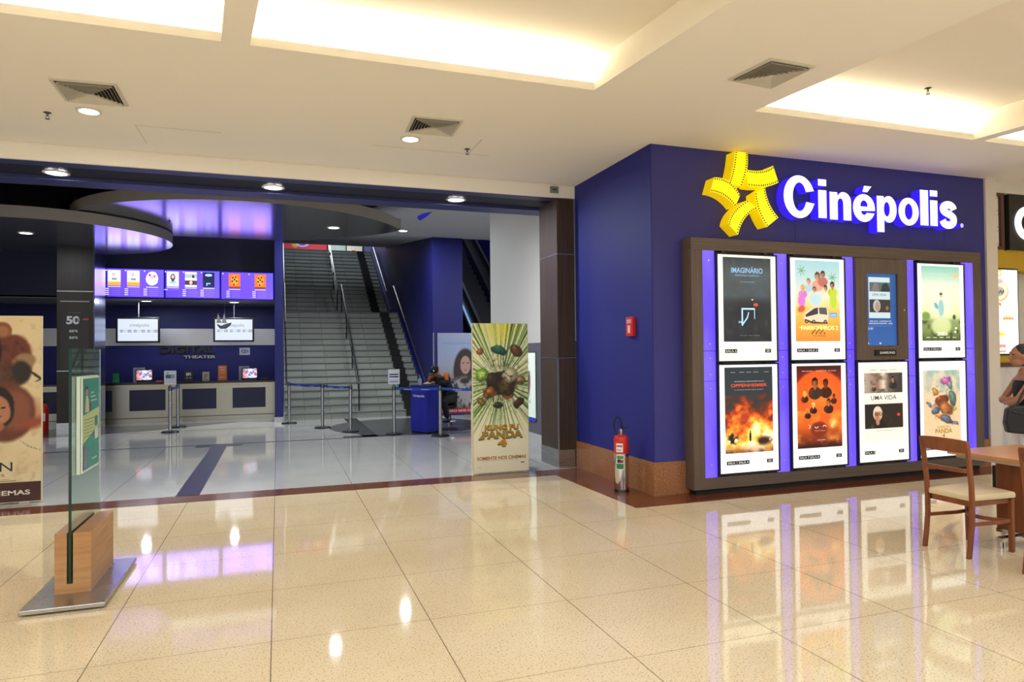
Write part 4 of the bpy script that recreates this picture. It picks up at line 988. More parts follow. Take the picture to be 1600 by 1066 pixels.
def alef(u, v, a):
    u, v = warp(u-.15, v-.055, .012)
    c = gradv(v, [(0, 'E2CFA4'), (.4, 'E0CCA0'), (1, 'E2CDA0')]); c = over(c, (fbm(u*5, v*7)-.45)*.7, 'C8AC7C'); c = over(c, (fbm(u*20, v*26)-.62)*1.5, 'A88A5C')
    c = over(c, em(u, v, a, .72, .42, .2, .11, .9)*.9, '9A5030')
    # standing man with robe
    c = over(c, em(u, v, a, .62, .70, .18, .16, .12), '5A3A2A'); c = over(c, em(u, v, a, .68, .76, .12, .09, .2), '6E3424'); c = over(c, em(u, v, a, .74, .70, .09, .05, .3, .5), '9A7A50'); c = over(c, em(u, v, a, .72, .64, .07, .07, .3), '2A2420')
    c = over(c, (fbm(u*26, v*30)-.5)*2*em(u, v, a, .63, .70, .18, .17, .3), '3A2018')
    c = over(c, em(u, v, a, .60, .87, .062, .045, .12), '8A5034'); c = over(c, em(u, v, a, .60, .865, .045, .03, .3), 'A06A48')
    c = over(c, em(u, v, a, .50, .76, .1, .12, .1), '2A1816'); c = over(c, em(u, v, a, .83, .615, .10, .008, .3, -.65), '2A2420')
    c = over(c, em(u, v, a, .84, .60, .05, .006, .5, .4), '4A5A50')
    # hooded woman
    c = over(c, em(u, v, a, .62, .43, .2, .17, .12), '683828'); c = over(c, em(u, v, a, .68, .44, .12, .13, .3), '865038'); c = over(c, em(u, v, a, .58, .455, .105, .115, .1), '2A1A14'); c = over(c, em(u, v, a, .57, .44, .09, .085, .12), 'B47A58')
    for k in (-1, 1): c = over(c, em(u, v, a, .575+k*.035, .455, .02, .006, .4), '2A1810')
    c = over(c, em(u, v, a, .575, .405, .025, .007, .4), '7A3A30'); c = over(c, em(u, v, a, .575, .43, .008, .02, .5), '8A5A40')
    c = over(c, em(u, v, a, .56, .35, .06, .03, .3), 'A06A4A'); c = over(c, em(u, v, a, .8, .37, .14, .04, .7, .3), '9A4A30')
    c = over(c, em(u, v, a, .78, .245, .11, .002, .5, -.5), '6A4A34')
    return c
cv = Canvas((-3.94, 8.819, .02), (1, 0, 0), 1.45, 2.04); cv.grid(alef, 150, 200)
cv.rect(0, 0, 1, .085+.02, '4A2A26'); cv.text('SOMENTE NOS CINEMAS', .06, .036, .93, .062, 'E8DCC8', .02)
cv.text('RENASCEN', .2, .165, .816, .215, '1E2A24', .0); cv.text('DOS TEMPOS', .42, .138, .765, .152, '2A2A24'); cv.rect(.4, .122, .8, .124, '9A8A68'); cv.rect(.45, .112, .84, .115, '5A4A38')
cv.build('print', M_PAPER, t)
# poster on a stand behind the podium
t = thing('poster_stand', 'freestanding poster of a long-haired young person on a metal stand behind the podium', 'poster stand', (3.85, 14.6, 0))
MB().tube([(3.243, 14.62, 0), (3.243, 14.62, 2.07)], .016, 10).build('pole', M_ALU, t, smooth=True)
m = MB().tube([(3.65, 14.65, 0), (3.57, 14.65, .5), (3.6, 14.65, 1)], .012, 8).tube([(3.243, 14.5, .012), (3.243, 14.9, .012)], .014, 8); m.build('foot', M_BLACK, t)
B(3.337, 14.61, .275, 4.38, 14.63, 2.06).build('board', M_WP, t)
def agir(u, v, a):
    c = gradv(v, [(0, '5A4A48'), (.12, '6A6468'), (.4, '8A8488'), (.6, '9A9EB4'), (.85, '8FA0C0'), (1, '9AA0B8')])
    c = over(c, (fbm(u*7, v*8)-.5)*.8, 'B0A8C0')
    c = over(c, em(u, v, a, .6, .52, .28, .3, .12), '3A2E2A'); c = over(c, em(u, v, a, .6, .66, .17, .14, .1), '3A2E2A'); c = over(c, em(u, v, a, .6, .60, .12, .12, .1), 'B08C80')
    for k in (-1, 1): c = over(c, em(u, v, a, .6+k*.05, .625, .028, .009, .4), '2A2020')
    c = over(c, em(u, v, a, .6, .535, .035, .01, .4), '8A5050')
    c = over(c, em(u, v, a, .55, .26, .4, .22, .3), 'A09A98'); c = over(c, (fbm(u*16, v*20)-.45)*4*em(u, v, a, .55, .25, .42, .24, .2), '2E2A2C'); c = over(c, em(u, v, a, .58, .4, .12, .04, .3), '3A2E2C')
    return c
cv = Canvas((3.337, 14.608, .275), (1, 0, 0), 1.043, 1.785); cv.grid(agir, 70, 110); cv.rect(0, 0, 1, .065, 'A83038'); cv.text('EVEREIRO NOS CINEMAS', .04, .018, .98, .045, 'F0D8D8', .02); cv.text('A MUSA DE BONAPARTE', .12, .86, .9, .88, '7A8098'); cv.build('print', M_PAPER, t)
# lit poster on the grey dado of the white wall
t = thing('poster_lightbox', 'narrow backlit pale poster on the grey wall behind the KUNG FU PANDA standee', 'poster lightbox', (4.15, 11.1, .47))
B(4.135, 10.70, .47, 4.155, 11.9, 1.62).build('frame', M_ALU, t)
cv = Canvas((4.133, 11.88, .49), (0, -1, 0), 1.16, 1.11)
def ali(u, v, a):
    c = gradv(v, [(0, 'C8DCD0'), (1, 'DCE8DC')]); c = over(c, em(u, v, a, .62, .58, .2, .4, .3)*(fbm(u*8, v*12) > .42), '5A3A3A'); return over(c, em(u, v, a, .3, .6, .2, .3, .4), '7A6A60')
cv.grid(ali, 30, 30); cv.text('2024', .5, .2, .8, .28, '6A7A7A'); cv.rect(0, -.06, 1, 0, '2A3A9A'); cv.build('print', M_LIT, t)

# ================================================================== GLASS SIGN STAND (left foreground)
t = thing('glass_sign_stand', 'glass sign stand on a steel plate with a wooden block and a green notice', 'sign stand', (-1.28, 5.45, 0))
B(-1.515, 4.94, .012, -1.045, 5.96, .04).build('base_plate', M_STEEL, t, bevel=.004)
m = MB()
for x in (-1.47, -1.09):
    for y in (5.0, 5.9): m.lathe([(.02, 0), (.022, .012)], 12, (x, y, 0))
m.build('levelling_feet', M_BLACK, t)
m = MB().box(-1.395, 5.21, .04, -1.325, 5.86, .435).box(-1.289, 5.21, .04, -1.185, 5.86, .435).box(-1.325, 5.21, .04, -1.289, 5.86, .10)
m.build('wood_block', M_TAN, t)
M_GLASS = mat('green_glass', 'C9E4D4', .02, trans=1, ior=1.5)
M_GEDGE = mat('glass_edge', '0E3A2A', .15, trans=.2)
B(-1.315, 5.215, .10, -1.299, 5.985, 1.66).build('glass_pane', M_GLASS, t)
m = MB().box(-1.3155, 5.213, .10, -1.2985, 5.2155, 1.66)
m.build('glass_edge', M_GEDGE, t)
B(-1.297, 5.315, .80, -1.275, 5.79, 1.468).build('notice_holder', mat('acrylic_white', 'DFE8D8', .25), t, bevel=.002)
B(-1.270, 5.32, .805, -1.262, 5.775, 1.462).build('notice_holder', mat('acrylic_white', 'DFE8D8', .25), t)
B(-1.275, 5.325, .81, -1.270, 5.77, 1.455).build('holder_shade_strip', mat('holder_shadow', '8A8A78', .6), t)  # solid strip coloured as the shade between the holder sheets
cv = Canvas((-1.2615, 5.335, .82), (0, 1, 0), .425, .63)
cv.rect(0, 0, 1, 1, '3E8E80'); cv.poly([(0, .30), (1, .44), (1, .66), (0, .60)], 'B9C98A')
for k in range(6): cv.rect(.06, .36+k*.037, .62+.08*(k % 2), .366+k*.037, '5A6A50')
cv.ell(.2, .88, .1, .04, '24406A'); cv.ell(.2, .85, .075, .04, 'B08468'); cv.poly([(.08, .63), (.35, .63), (.33, .74), (.26, .81), (.14, .81)], 'C8BCA4'); cv.rect(.4, .63, .48, .72, '5A4A40')
for k in range(3): cv.rect(.45, .74+k*.045, .85-.1*k, .757+k*.045, 'A8D0C4')
cv.rect(.72, .45, .9, .56, '3A8A80'); cv.rect(.68, .30, .92, .42, 'D0D4C8'); cv.poly([(0, 0), (.2, .02), (.3, .2), (0, .28)], '6A7A8A'); cv.rect(.5, .08, .85, .1, '9AD0C0')
cv.build('notice', M_GLOSSY, t)

# ================================================================== TICKET COUNTER
t = thing('ticket_counter', 'long brushed steel ticket counter with dark blue panels and a black top', 'counter', (-4.5, 17.9, 0))
B(-8.97, 17.68, .04, -.075, 18.35, .93).build('counter_body', brushed('counter_steel', 'A9A595', .32, (120, 1, 1)), t)
m = MB().box(-8.97, 17.60, .95, -.075, 18.45, 1.0)
m.build('worktop', mat('black_granite_top', '17182A', .15), t, bevel=.006)
B(-8.97, 17.64, .90, -.075, 18.4, .95).build('light_ledge', mat('warm_steel', 'B8A890', .3, .9), t)
for a, b in ((-8.4, -7.3), (-6.9, -5.8), (-5.4, -4.6), (-4.2, -3.60), (-3.25, -2.50), (-2.14, -1.40), (-1.04, -.29)):
    B(a, 17.665, .34, b, 17.685, .825).build('blue_panel', mat('counter_blue_panel', '14163A', .4), t)
m = MB().box(-8.97, 17.66, .0, -.075, 18.3, .05); m.build('toe_kick', M_ALU, t)
MB().box(-8.97, 17.668, .16, -.075, 17.682, .175).build('trim_line', mat('gap_line', '4A4438', .5), t)
def desk_screen(x, label):
    t = thing('point_of_sale', label, 'sales terminal', (x, 17.95, 1.0), 0, 'sales terminals on the ticket counter')
    B(x-.13, 17.9, 1.0, x+.13, 18.05, 1.02).build('base', M_BLACK, t)
    MB().tube([(x, 18.0, 1.02), (x, 17.98, 1.15)], .02, 8).build('stem', M_BLACK, t)
    B(x-.185, 17.93, 1.03, x+.185, 17.96, 1.30).build('screen_housing', M_BLACK, t, bevel=.004)
    cv = Canvas((x-.165, 17.927, 1.05), (1, 0, 0), .33, .23)
    def f(u, v, a):
        c = gradv(u, [(0, 'D87A8A'), (.3, 'F0E0E8'), (.6, 'A8A8E8'), (1, 'D8C8F0')]); c = over(c, (vn(u*7, v*5) > .5)*.8, '4A4AA0'); c = over(c, (vn(u*9+4, v*6+3) > .68)*.9, 'E86A6A'); return over(c, (vn(u*8+9, v*7+3) > .7)*.9, 'FFFFFF')
    cv.grid(f, 24, 16); cv.rect(.35, .88, .6, .97, 'F0F0F8'); cv.build('display', M_SCREENB, t)
    m = MB().box(x-.26, 18.1, 1.28, x-.02, 18.16, 1.34).box(x-.26, 18.1, 1.0, x-.2, 18.16, 1.28)
    m.build('printer', mat('grey_plastic', 'A8ACB8', .5), t)
desk_screen(-2.99, 'sales terminal with lit screen on the left part of the ticket counter')
desk_screen(-.66, 'sales terminal with lit screen at the right end of the ticket counter')
def counter_sign(x0, x1, z1, label, col, fn):
    t = thing('counter_sign', label, 'counter sign', ((x0+x1)/2, 17.85, 1.0), 0, 'small signs on the ticket counter')
    MB().add([(x0, 17.80, 1.0), (x1, 17.80, 1.0), (x1, 17.84, z1), (x0, 17.84, z1), (x0, 17.92, 1.0), (x1, 17.92, 1.0)], [(0, 1, 2, 3), (3, 2, 5, 4), (0, 4, 5, 1), (0, 3, 4), (1, 5, 2)]).build('easel', mat('sign_'+col, col, .5), t)
    cv = Canvas((x0, 17.795, 1.0), (1, 0, 0), x1-x0, z1-1.0); cv.N = Vector((0, -1, 0)); fn(cv); cv.U = Vector((0, .04, z1-1.0)).normalized(); cv.build('print', M_GLOSSY, t)
counter_sign(-3.62, -3.50, 1.22, 'small green sign at the left end of the ticket counter', '1E6A4A', lambda c: c.rect(.1, .1, .9, .9, '2A7A50').rect(.2, .12, .8, .3, '3A9A4A'))
counter_sign(-2.11, -1.93, 1.26, 'small black sign with 50% on the ticket counter', '121216', lambda c: c.rect(.03, .03, .97, .97, '141418').text('50%', .2, .52, .8, .78, 'E0E0E4', .04).rect(.2, .28, .4, .38, '9A9A9C').rect(.6, .28, .8, .38, '9A9A9C'))
counter_sign(-1.72, -1.57, 1.22, 'small beige sign with a number on the ticket counter', '8A8270', lambda c: c.rect(.03, .03, .97, .97, '9A927C').text('27', .25, .35, .75, .75, '2A2820', .04).rect(.2, .1, .8, .2, '4A463A'))
counter_sign(-1.375, -1.175, 1.37, 'orange brown sign on the ticket counter right of the beige one', '8A4A24', lambda c: c.rect(.03, .03, .97, .97, 'A8582C').ell(.5, .6, .3, .2, 'B8683A').rect(.2, .7, .8, .74, 'D8A070').rect(.2, .2, .8, .24, 'D8A070').text('PIPOCA', .2, .82, .8, .9, 'E0B890', .02))
tag(B(-.42, 17.8, 1.0, -.2, 17.95, 1.05).build('card_reader', M_BLACK, bevel=.01), 'black card reader at the right end of the ticket counter', 'card reader')
tag(B(-2.72, 17.75, 1.0, -2.58, 17.85, 1.03).build('red_pad', M_RED, bevel=.006), 'small red pad beside the left sales terminal', 'pad')
# DIGITAL THEATER lettering on the back wall
t = thing('wall_lettering', 'dark metal DIGITAL THEATER lettering on the blue wall behind the counter', 'lettering', (-2.32, 19.98, 1.5))
def wall_text(s, x0, x1, z0, z1, y, dep, m, name, bold):
    v, f, a, b, c, d = text_mesh(s, bold)
    P = [(x0+(p[0]-a)/(b-a)*(x1-x0), z0+(p[1]-c)/(d-c)*(z1-z0)) for p in v]
    bm = bmesh.new(); vs = [bm.verts.new((x, z, 0)) for x, z in P]
    for q in f:
        try: bm.faces.new([vs[i] for i in q])
        except ValueError: pass
    be = [(e.verts[0].co.copy(), e.verts[1].co.copy()) for e in bm.edges if len(e.link_faces) == 1]; bm.free()
    mm = MB().add([(x, y-dep, z) for x, z in P], f)
    for p, q in be: mm.add([(p.x, y-dep, p.y), (q.x, y-dep, q.y), (q.x, y, q.y), (p.x, y, p.y)], [(0, 1, 2, 3)])
    return mm.build(name, m, t)
wall_text('DIGITAL', -2.95, -1.62, 1.68, 1.89, 20.0, .06, mat('dark_bronze', '3A3A3E', .25, 1), 'large_lettering', .05)
wall_text('THEATER', -2.38, -1.60, 1.54, 1.62, 20.0, .05, mat('silver_letters', 'A8A8B0', .3, 1), 'small_lettering', .02)
t = thing('wall_notice', 'small white wall notice with an oval emblem above the right terminal', 'notice', (-.86, 19.98, 1.6))
cv = Canvas((-1.0, 19.995, 1.62), (1, 0, 0), .27, .2); cv.rect(0, 0, 1, 1, 'B8BAC4'); cv.ell(.42, .5, .25, .25, '5A4A5A'); cv.ell(.42, .5, .17, .14, 'B8BAC4'); cv.ell(.65, .52, .2, .18, '5A4A5A'); cv.ell(.65, .52, .13, .09, 'B8BAC4'); cv.build('print', M_GLOSSY, t)
for z, n in ((1.66, 'upper'), (1.28, 'lower')):
    t = thing('fire_sign', '%s red and white fire sign on the back wall left of the 50%% pillar' % n, 'fire sign', (-5.85, 19.99, z), 0, 'fire signs on the back wall')
    cv = Canvas((-6.05, 19.995, z), (1, 0, 0), .42, .24); cv.rect(0, 0, 1, 1, 'D0C8C8'); cv.rect(.45, .08, .94, .92, 'B02818'); cv.rect(.62, .2, .78, .8, 'E8D8D0'); cv.rect(.08, .1, .4, .9, '9A9AA8'); cv.build('print', M_GLOSSY, t)
t = thing('fire_extinguisher', 'red fire extinguisher standing left of the 50% pillar', 'fire extinguisher', (-4.72, 16.9, 0))
MB().lathe([(.08, 0), (.085, .02), (.085, .5), (.06, .58), (.03, .62), (0, .62)], 20, (-4.72, 16.9, 0)).build('cylinder', M_RED, t, smooth=True)
MB().lathe([(.02, .62), (.02, .7), (0, .7)], 12, (-4.72, 16.9, 0)).build('valve', M_BLACK, t); B(-4.77, 16.81, .25, -4.67, 16.816, .42).build('label_plate', M_WP, t)
# monitors over the counter
def monitor(x0, x1, z0, z1, label):
    t = thing('monitor', label, 'monitor', ((x0+x1)/2, 18.6, z0), 0, 'white monitors over the ticket counter')
    B(x0-.045, 18.60, z0-.045, x1+.045, 18.66, z1+.045).build('housing', M_BLACK, t, bevel=.006)
    cv = Canvas((x0, 18.598, z0), (1, 0, 0), x1-x0, z1-z0); cv.d = 0
    cv.rect(0, 0, 1, 1, 'DDE6F4'); cv.text('cinépolis', .3, .60, .78, .80, '6A707A', -.005)
    for k in range(3):
        for r in range(2):
            cv.rect(.05+k*.34, .47-r*.07, .13+k*.34, .50-r*.07, '3A4A7A'); cv.rect(.14+k*.34, .475-r*.07, .22+k*.34, .495-r*.07, 'A8B4CC'); cv.rect(.24+k*.34 if k < 2 else .9, .47-r*.07, .34+k*.34 if k < 2 else 1.0, .50-r*.07, '3A4A7A')
    cv.build('display', M_SCREENB, t)
    xm = (x0+x1)/2
    MB().tube([(xm, 18.68, z1-.1), (xm, 18.68, 2.95)], .014, 8).build('ceiling_pole', M_ALU, t); B(xm-.1, 18.655, z0+.15, xm+.1, 18.69, z1-.05).build('mounting_plate', M_BLACK, t)
monitor(-3.67, -2.80, 1.985, 2.525, 'left of two bright white cinépolis monitors over the ticket counter')
monitor(-1.50, -.62, 2.0, 2.53, 'right of two bright white cinépolis monitors, with a hanging model before it')
t = thing('hanging_ornament', 'small silver winged ornament hanging before the right white monitor', 'ornament', (-1.28, 18.2, 2.28))
mm = MB()
for a, s in ((-.14, -1), (-.02, 1)):
    mm.add([(-1.30+a, 18.2, 2.42), (-1.20+a+.02, 18.2, 2.42), (-1.25+a+.01*s, 18.17, 2.66), (-1.30+a, 18.24, 2.42), (-1.20+a+.02, 18.24, 2.42)], [(0, 1, 2), (4, 3, 2), (0, 2, 3), (1, 4, 2), (0, 3, 4, 1)])
mm.build('wings', M_ALU, t)
MB().tube([(-1.42, 18.2, 2.38), (-1.34, 18.2, 2.31), (-1.24, 18.2, 2.33), (-1.14, 18.2, 2.40), (-1.10, 18.2, 2.44)], [.015, .04, .06, .045, .015], 10).build('body', mat('grey_silver', '8A8C90', .4, .7), t, smooth=True)
MB().tube([(-1.25, 18.2, 2.6), (-1.25, 18.2, 2.95)], .002, 5).build('wire', M_ALU, t)
# three show-time screens on the bulkhead
def film_screen(x0, x1, z0, z1, label, items):
    t = thing('showtime_screen', label, 'screen', ((x0+x1)/2, 17.7, z0), 0, 'violet showtime screens above the counter')
    B(x0, 17.69, z0, x1, 17.745, z1).build('housing', mat('violet_bezel', '1A1080', .3, emis='1A08C0', es=.35), t)
    cv = Canvas((x0+.02, 17.688, z0+.02), (1, 0, 0), x1-x0-.04, z1-z0-.04); cv.d = 0
    cv.grid(lambda u, v, a: gradv(u*.7+v*.3, [(0, '5A3CF0'), (.5, '6E48EA'), (1, '6A5AFF')]), 10, 6)
    n = len(items)
    for k, (kind) in enumerate(items):
        c0 = (k+.06)/n if n == 3 else .1+k*.5; w = .22 if n == 3 else .22
        c0 = c0 if n == 3 else c0+.04
        cv.ell(c0-.025 if n == 3 else c0-.11, .94, .012, .022, 'E8E8FF')
        y0, y1 = .40, .95
        if kind == 'sun':
            cv.rect(c0, y0, c0+w, y1, 'D8ECE8'); cv.rect(c0, y0, c0+w, y0+.12, 'F0A040'); cv.rect(c0, y0+.12, c0+w, y0+.17, 'F0D080'); cv.ell(c0+w*.45, y0+.4, .03, .07, 'E8B0B8'); cv.rect(c0+w*.3, y0+.2, c0+w*.7, y0+.27, '7A8AA8')
        elif kind == 'splash':
            cv.poly([(c0+w*(.5+(.5+.04*math.sin(j*5))*math.cos(j*.4)), y0+.28+(.27+.02*math.cos(j*7))*math.sin(j*.4)) for j in range(15)], 'D8E8F0'); cv.ell(c0+w*.5, y0+.33, .035, .08, 'E8B0C8'); cv.ell(c0+w*.3, y0+.4, .02, .05, 'A04A60'); cv.ell(c0+w*.7, y0+.36, .02, .05, 'C86A80')
        elif kind == 'girl':
            cv.rect(c0, y0, c0+w, y1, 'D8E8F4'); cv.ell(c0+w*.5, y0+.34, .045, .13, '4A3A48'); cv.ell(c0+w*.5, y0+.36, .025, .07, 'E8B8B8'); cv.ell(c0+w*.5, y0+.16, .07, .07, 'A8C0D8'); cv.rect(c0+w*.42, y0+.18, c0+w*.58, y0+.24, '3A4A60')
        elif kind == 'photos':
            cv.rect(c0, y0, c0+w, y1, 'F0F2F4'); cv.rect(c0, y0+.33, c0+w, y0+.48, 'B0B4C0'); cv.rect(c0+w*.6, y0+.33, c0+w*.8, y0+.44, '3A3A48'); cv.rect(c0, y0+.07, c0+w, y0+.24, '4A3A40'); cv.ell(c0+w*.5, y0+.16, .03, .07, 'D8B8A8')
        elif kind == 'dark':
            cv.rect(c0, y0, c0+w, y1, '14204A'); cv.ell(c0+w*.5, y1-.1, .07, .05, 'A8D0E8'); cv.rect(c0+w*.3, y0+.12, c0+w*.66, y0+.16, '8AC8F0'); cv.rect(c0+w*.3, y0+.06, c0+w*.4, y0+.16, '8AC8F0')
        elif kind == 'desert':
            cv.rect(c0, y0, c0+w, y1, 'F0742C'); cv.rect(c0, y0, c0+w, y0+.06, '9A2A1A'); cv.ell(c0+w*.5, y0+.3, .07, .2, 'F89A40')
            for (a, b) in ((.35, .4), (.6, .42), (.3, .26), (.68, .27), (.5, .33), (.45, .14)): cv.ell(c0+w*a, y0+b, .016, .04, '3A1A18')
        cv.rect(c0-.0, .345, c0+w, .368, 'E0DCFF')
        for r in range(4 if kind not in ('girl',) else 1):
            cv.rect(c0-.045, .27-r*.07, c0+.02, .30-r*.07, 'D0CCFF'); cv.rect(c0+.05, .28-r*.07, c0+w, .288-r*.07, '9A8CF4')
    cv.build('display', colmat('showtime_display', 1.5, .2, base=0), t)
film_screen(-3.735, -2.52, 2.975, 3.66, 'left violet showtime screen with three pale film posters', ['sun', 'sun', 'splash'])
film_screen(-2.515, -1.31, 2.975, 3.66, 'middle violet showtime screen with a dark film poster at its right', ['girl', 'photos', 'dark'])
film_screen(-1.305, -.09, 2.965, 3.65, 'right violet showtime screen with two orange film posters', ['desert', 'desert'])
for k, x in enumerate((-3.1, -1.9, -.7)): area((x, 17.5, 3.3), 1.1, 7, (.35, .25, 1), (math.radians(-90), 0, 0), .6)

# ================================================================== QUEUE POSTS
def post_proto(label, x, y):
    t = thing('queue_post', label, 'queue post', (x, y, 0), 0, 'steel queue posts')
    MB().lathe([(0, 0), (.175, 0), (.175, .012), (.16, .03), (.04, .04), (0, .04)], 32, (x, y, 0)).build('base', M_BLACK, t, smooth=True)
    MB().lathe([(.034, .035), (.034, .93), (0, .93)], 20, (x, y, 0)).build('tube', M_STEEL, t, smooth=True)
    MB().lathe([(.038, .88), (.038, .96), (.03, .975), (0, .975)], 20, (x, y, 0)).build('belt_head', mat('post_head', '5A5A5C', .3, .8), t, smooth=True)
    return t
QP = [(.246, 16.68, 'queue post at the left foot of the stairs, first of the belt line'), (.918, 15.346, 'middle queue post of the belt line before the stairs'), (1.42, 14.339, 'queue post on the dark round floor inlay, nearest of those before the stairs'),
      (2.187, 13.521, 'queue post with a notice, left of the blue podium'), (2.968, 12.841, 'queue post in front of the blue podium at its right'), (-2.145, 15.796, 'queue post with a notice before the ticket counter'), (-2.133, 16.859, 'queue post just behind the one with a notice before the ticket counter')]
p0 = post_proto(QP[0][2], QP[0][0], QP[0][1])
for x, y, l in QP[1:]:
    c = copy_tree(p0); c.location = (x, y, 0); c['label'] = l
QX = (4.25, 12.35)
c = copy_tree(p0); c.location = (3.9, 12.2, 0); c['label'] = 'queue post at the right end of the belt, behind the KUNG FU PANDA standee'
def belt(a, b, label, txt=True):
    a = Vector((*a, .925)); b = Vector((*b, .925)); d = (b-a).normalized(); a += d*.036; b -= d*.036; n = 12
    t = thing('queue_belt', label, 'belt', tuple((a+b)/2-Vector((0, 0, .03))), 0, 'blue queue belts')
    m = MB(); V = []
    for k in range(n+1):
        f = k/n; p = a.lerp(b, f); s = -.03*4*f*(1-f)*.6
        for dy, dz in ((-.001, -.025), (-.001, .025), (.001, .025), (.001, -.025)): V.append((p.x+d.y*dy*-1, p.y+dy, p.z+s+dz))
    m.add(V, [(4*k+i, 4*k+(i+1) % 4, 4*k+4+(i+1) % 4, 4*k+4+i) for k in range(n) for i in range(4)]); m.build('webbing', mat('belt_blue', '1F3FA0', .6), t)
    for f in (.3, .7):
        p = a.lerp(b, f); cv = Canvas((p.x-d.x*.09, p.y-d.y*.09-.002, .925-.02-.018), d, .18, .03); cv.text('Cinépolis', 0, 0, 1, 1, 'B8C8F0', .01); cv.build('lettering', M_PAPER, t)
P = [(x, y) for x, y, l in QP]
belt(P[0], P[1], 'blue queue belt between the left and middle posts before the stairs'); belt(P[1], P[2], 'blue queue belt between the middle and nearest posts before the stairs')
belt(P[3], P[4], 'blue queue belt across the front of the podium'); belt(P[4], (3.9, 12.2), 'blue queue belt running from the podium to behind the KUNG FU PANDA standee')
belt(P[6], P[5], 'short blue queue belt between the two posts before the ticket counter')
def post_sign(x, y, label, kind):
    t = thing('post_notice', label, 'notice', (x, y, .975), 0, 'notices on queue posts')
    MB().tube([(x, y, .975), (x, y, 1.0)], .012, 8).build('stem', M_BLACK, t)
    B(x-.115, y-.012, 1.0, x+.115, y+.012, 1.30).build('frame', mat('notice_frame', 'C4C6CA', .4), t, bevel=.003)
    cv = Canvas((x-.10, y-.013, 1.015), (1, 0, 0), .2, .27); cv.rect(0, 0, 1, 1, 'D0D2D8')
    if kind: cv.rect(.05, .62, .95, .72, '1E2A5A').rect(.05, .45, .95, .55, '1E2A5A').rect(.05, .25, .9, .3, 'A8A8C0').rect(.05, .08, .95, .2, '8A90B8').text('Cinépolis', .4, .82, .9, .9, '5A5A7A')
    else: cv.rect(.08, .45, .92, .75, '4A5A6A').rect(.55, .48, .9, .72, '7AA0A8').text('SILÊNCIO', .1, .3, .9, .38, '4A4A50').text('AGUARDE AQUI', .08, .14, .92, .22, '4A4A50').poly([(.1, .84), (.4, .94), (.3, .82)], '2A2A2A')
    cv.build('print', M_PAPER, t)
post_sign(2.187, 13.521, 'white notice with two blue bars on the queue post beside the podium', 1)
post_sign(-2.145, 15.796, 'white notice on the queue post before the ticket counter', 0)

# ================================================================== PODIUM
P1, P2, P3 = Vector((2.557, 13.712)), Vector((2.797, 13.252)), Vector((3.096, 13.473)); P4 = P1+P3-P2
t = thing('podium', 'blue Cinépolis ticket podium behind the queue belt', 'podium', ((P1.x+P3.x)/2, (P1.y+P3.y)/2, 0))
M_POD = paint('podium_blue', '232A9A', .4)
MB().prism([tuple(p) for p in (P1, P2, P3, P4)], .035, .94).build('body', M_POD, t)
c_ = (P1+P3)/2
MB().prism([tuple(c_+(p-c_)*1.04) for p in (P1, P2, P3, P4)], .94, .972).build('top', mat('podium_top', '2A3068', .3), t)
MB().prism([tuple(c_+(p-c_)*.94) for p in (P1, P2, P3, P4)], 0, .035).build('plinth', M_BLACK, t)
d = (P2-P1); cv = Canvas((*(P1+d*.15), .72), (d.x, d.y, 0), .36, .06); cv.text('Cinépolis', 0, 0, 1, 1, 'E8E8F4', .02); cv.build('lettering', M_PAPER, t)
t = thing('gel_bottle', 'clear pump bottle with blue label on the podium', 'bottle', (2.72, 13.55, .972))
MB().lathe([(.04, .972), (.042, .99), (.042, 1.08), (.015, 1.11), (.015, 1.13), (0, 1.13)], 16, (2.72, 13.55, 0)).build('bottle_body', mat('clear_plastic', 'B8C4D0', .1, trans=.6), t, smooth=True)
MB().tube([(2.72, 13.55, 1.13), (2.72, 13.55, 1.17), (2.68, 13.53, 1.17)], .008, 8).build('pump', mat('pump_blue', '4A6AD0', .4), t)
t = thing('paper_tray', 'small dark tray with papers on the podium top', 'tray', (2.86, 13.6, .972))
B(2.78, 13.52, .972, 2.96, 13.66, .99).build('tray', M_BLACK, t); B(2.80, 13.53, .99, 2.94, 13.65, 1.0).build('papers', mat('paper', 'C8C8C4', .8), t)

# ================================================================== PEOPLE
def skin(verts, edges, radii, sub=2):
    me = bpy.data.meshes.new('s'); me.from_pydata(verts, edges, [])
    o = bpy.data.objects.new('s', me); COL.objects.link(o)
    bm = bmesh.new(); bm.from_mesh(me); l = bm.verts.layers.skin.verify(); bm.verts.ensure_lookup_table()
    for i, v in enumerate(bm.verts): v[l].radius = radii[i] if isinstance(radii[i], tuple) else (radii[i], radii[i]); v[l].use_root = (i == 0)
    bm.to_mesh(me); bm.free()
    o.modifiers.new('k', 'SKIN').use_smooth_shade = True
    s = o.modifiers.new('u', 'SUBSURF'); s.levels = sub; s.render_levels = sub
    dg = bpy.context.evaluated_depsgraph_get(); r = bpy.data.meshes.new_from_object(o.evaluated_get(dg), depsgraph=dg)
    m = MB(); m.v = [tuple(v.co) for v in r.vertices]; m.f = [tuple(p.vertices) for p in r.polygons]; m.m = [0]*len(m.f); m.c = [(1, 1, 1)]*len(m.v)
    bpy.data.objects.remove(o); bpy.data.meshes.remove(me); bpy.data.meshes.remove(r); return m
def chain(J, pairs):
    names = list(J); V = [J[n][0] for n in names]; R = [J[n][1] for n in names]
    return V, [(names.index(a), names.index(b)) for a, b in pairs], R
def join(*ms):
    o = MB()
    for m in ms: o.add(m.v, m.f)
    return o
def remesh(mb, name, m, parent, vox=.009, loc=(0, 0, 0)):
    o = mb.build(name, m, parent, world=False); md = o.modifiers.new('r', 'REMESH'); md.mode = 'VOXEL'; md.voxel_size = vox; md.use_smooth_shade = True
    s = o.modifiers.new('c', 'SMOOTH'); s.iterations = 3; s.factor = .5
    return o
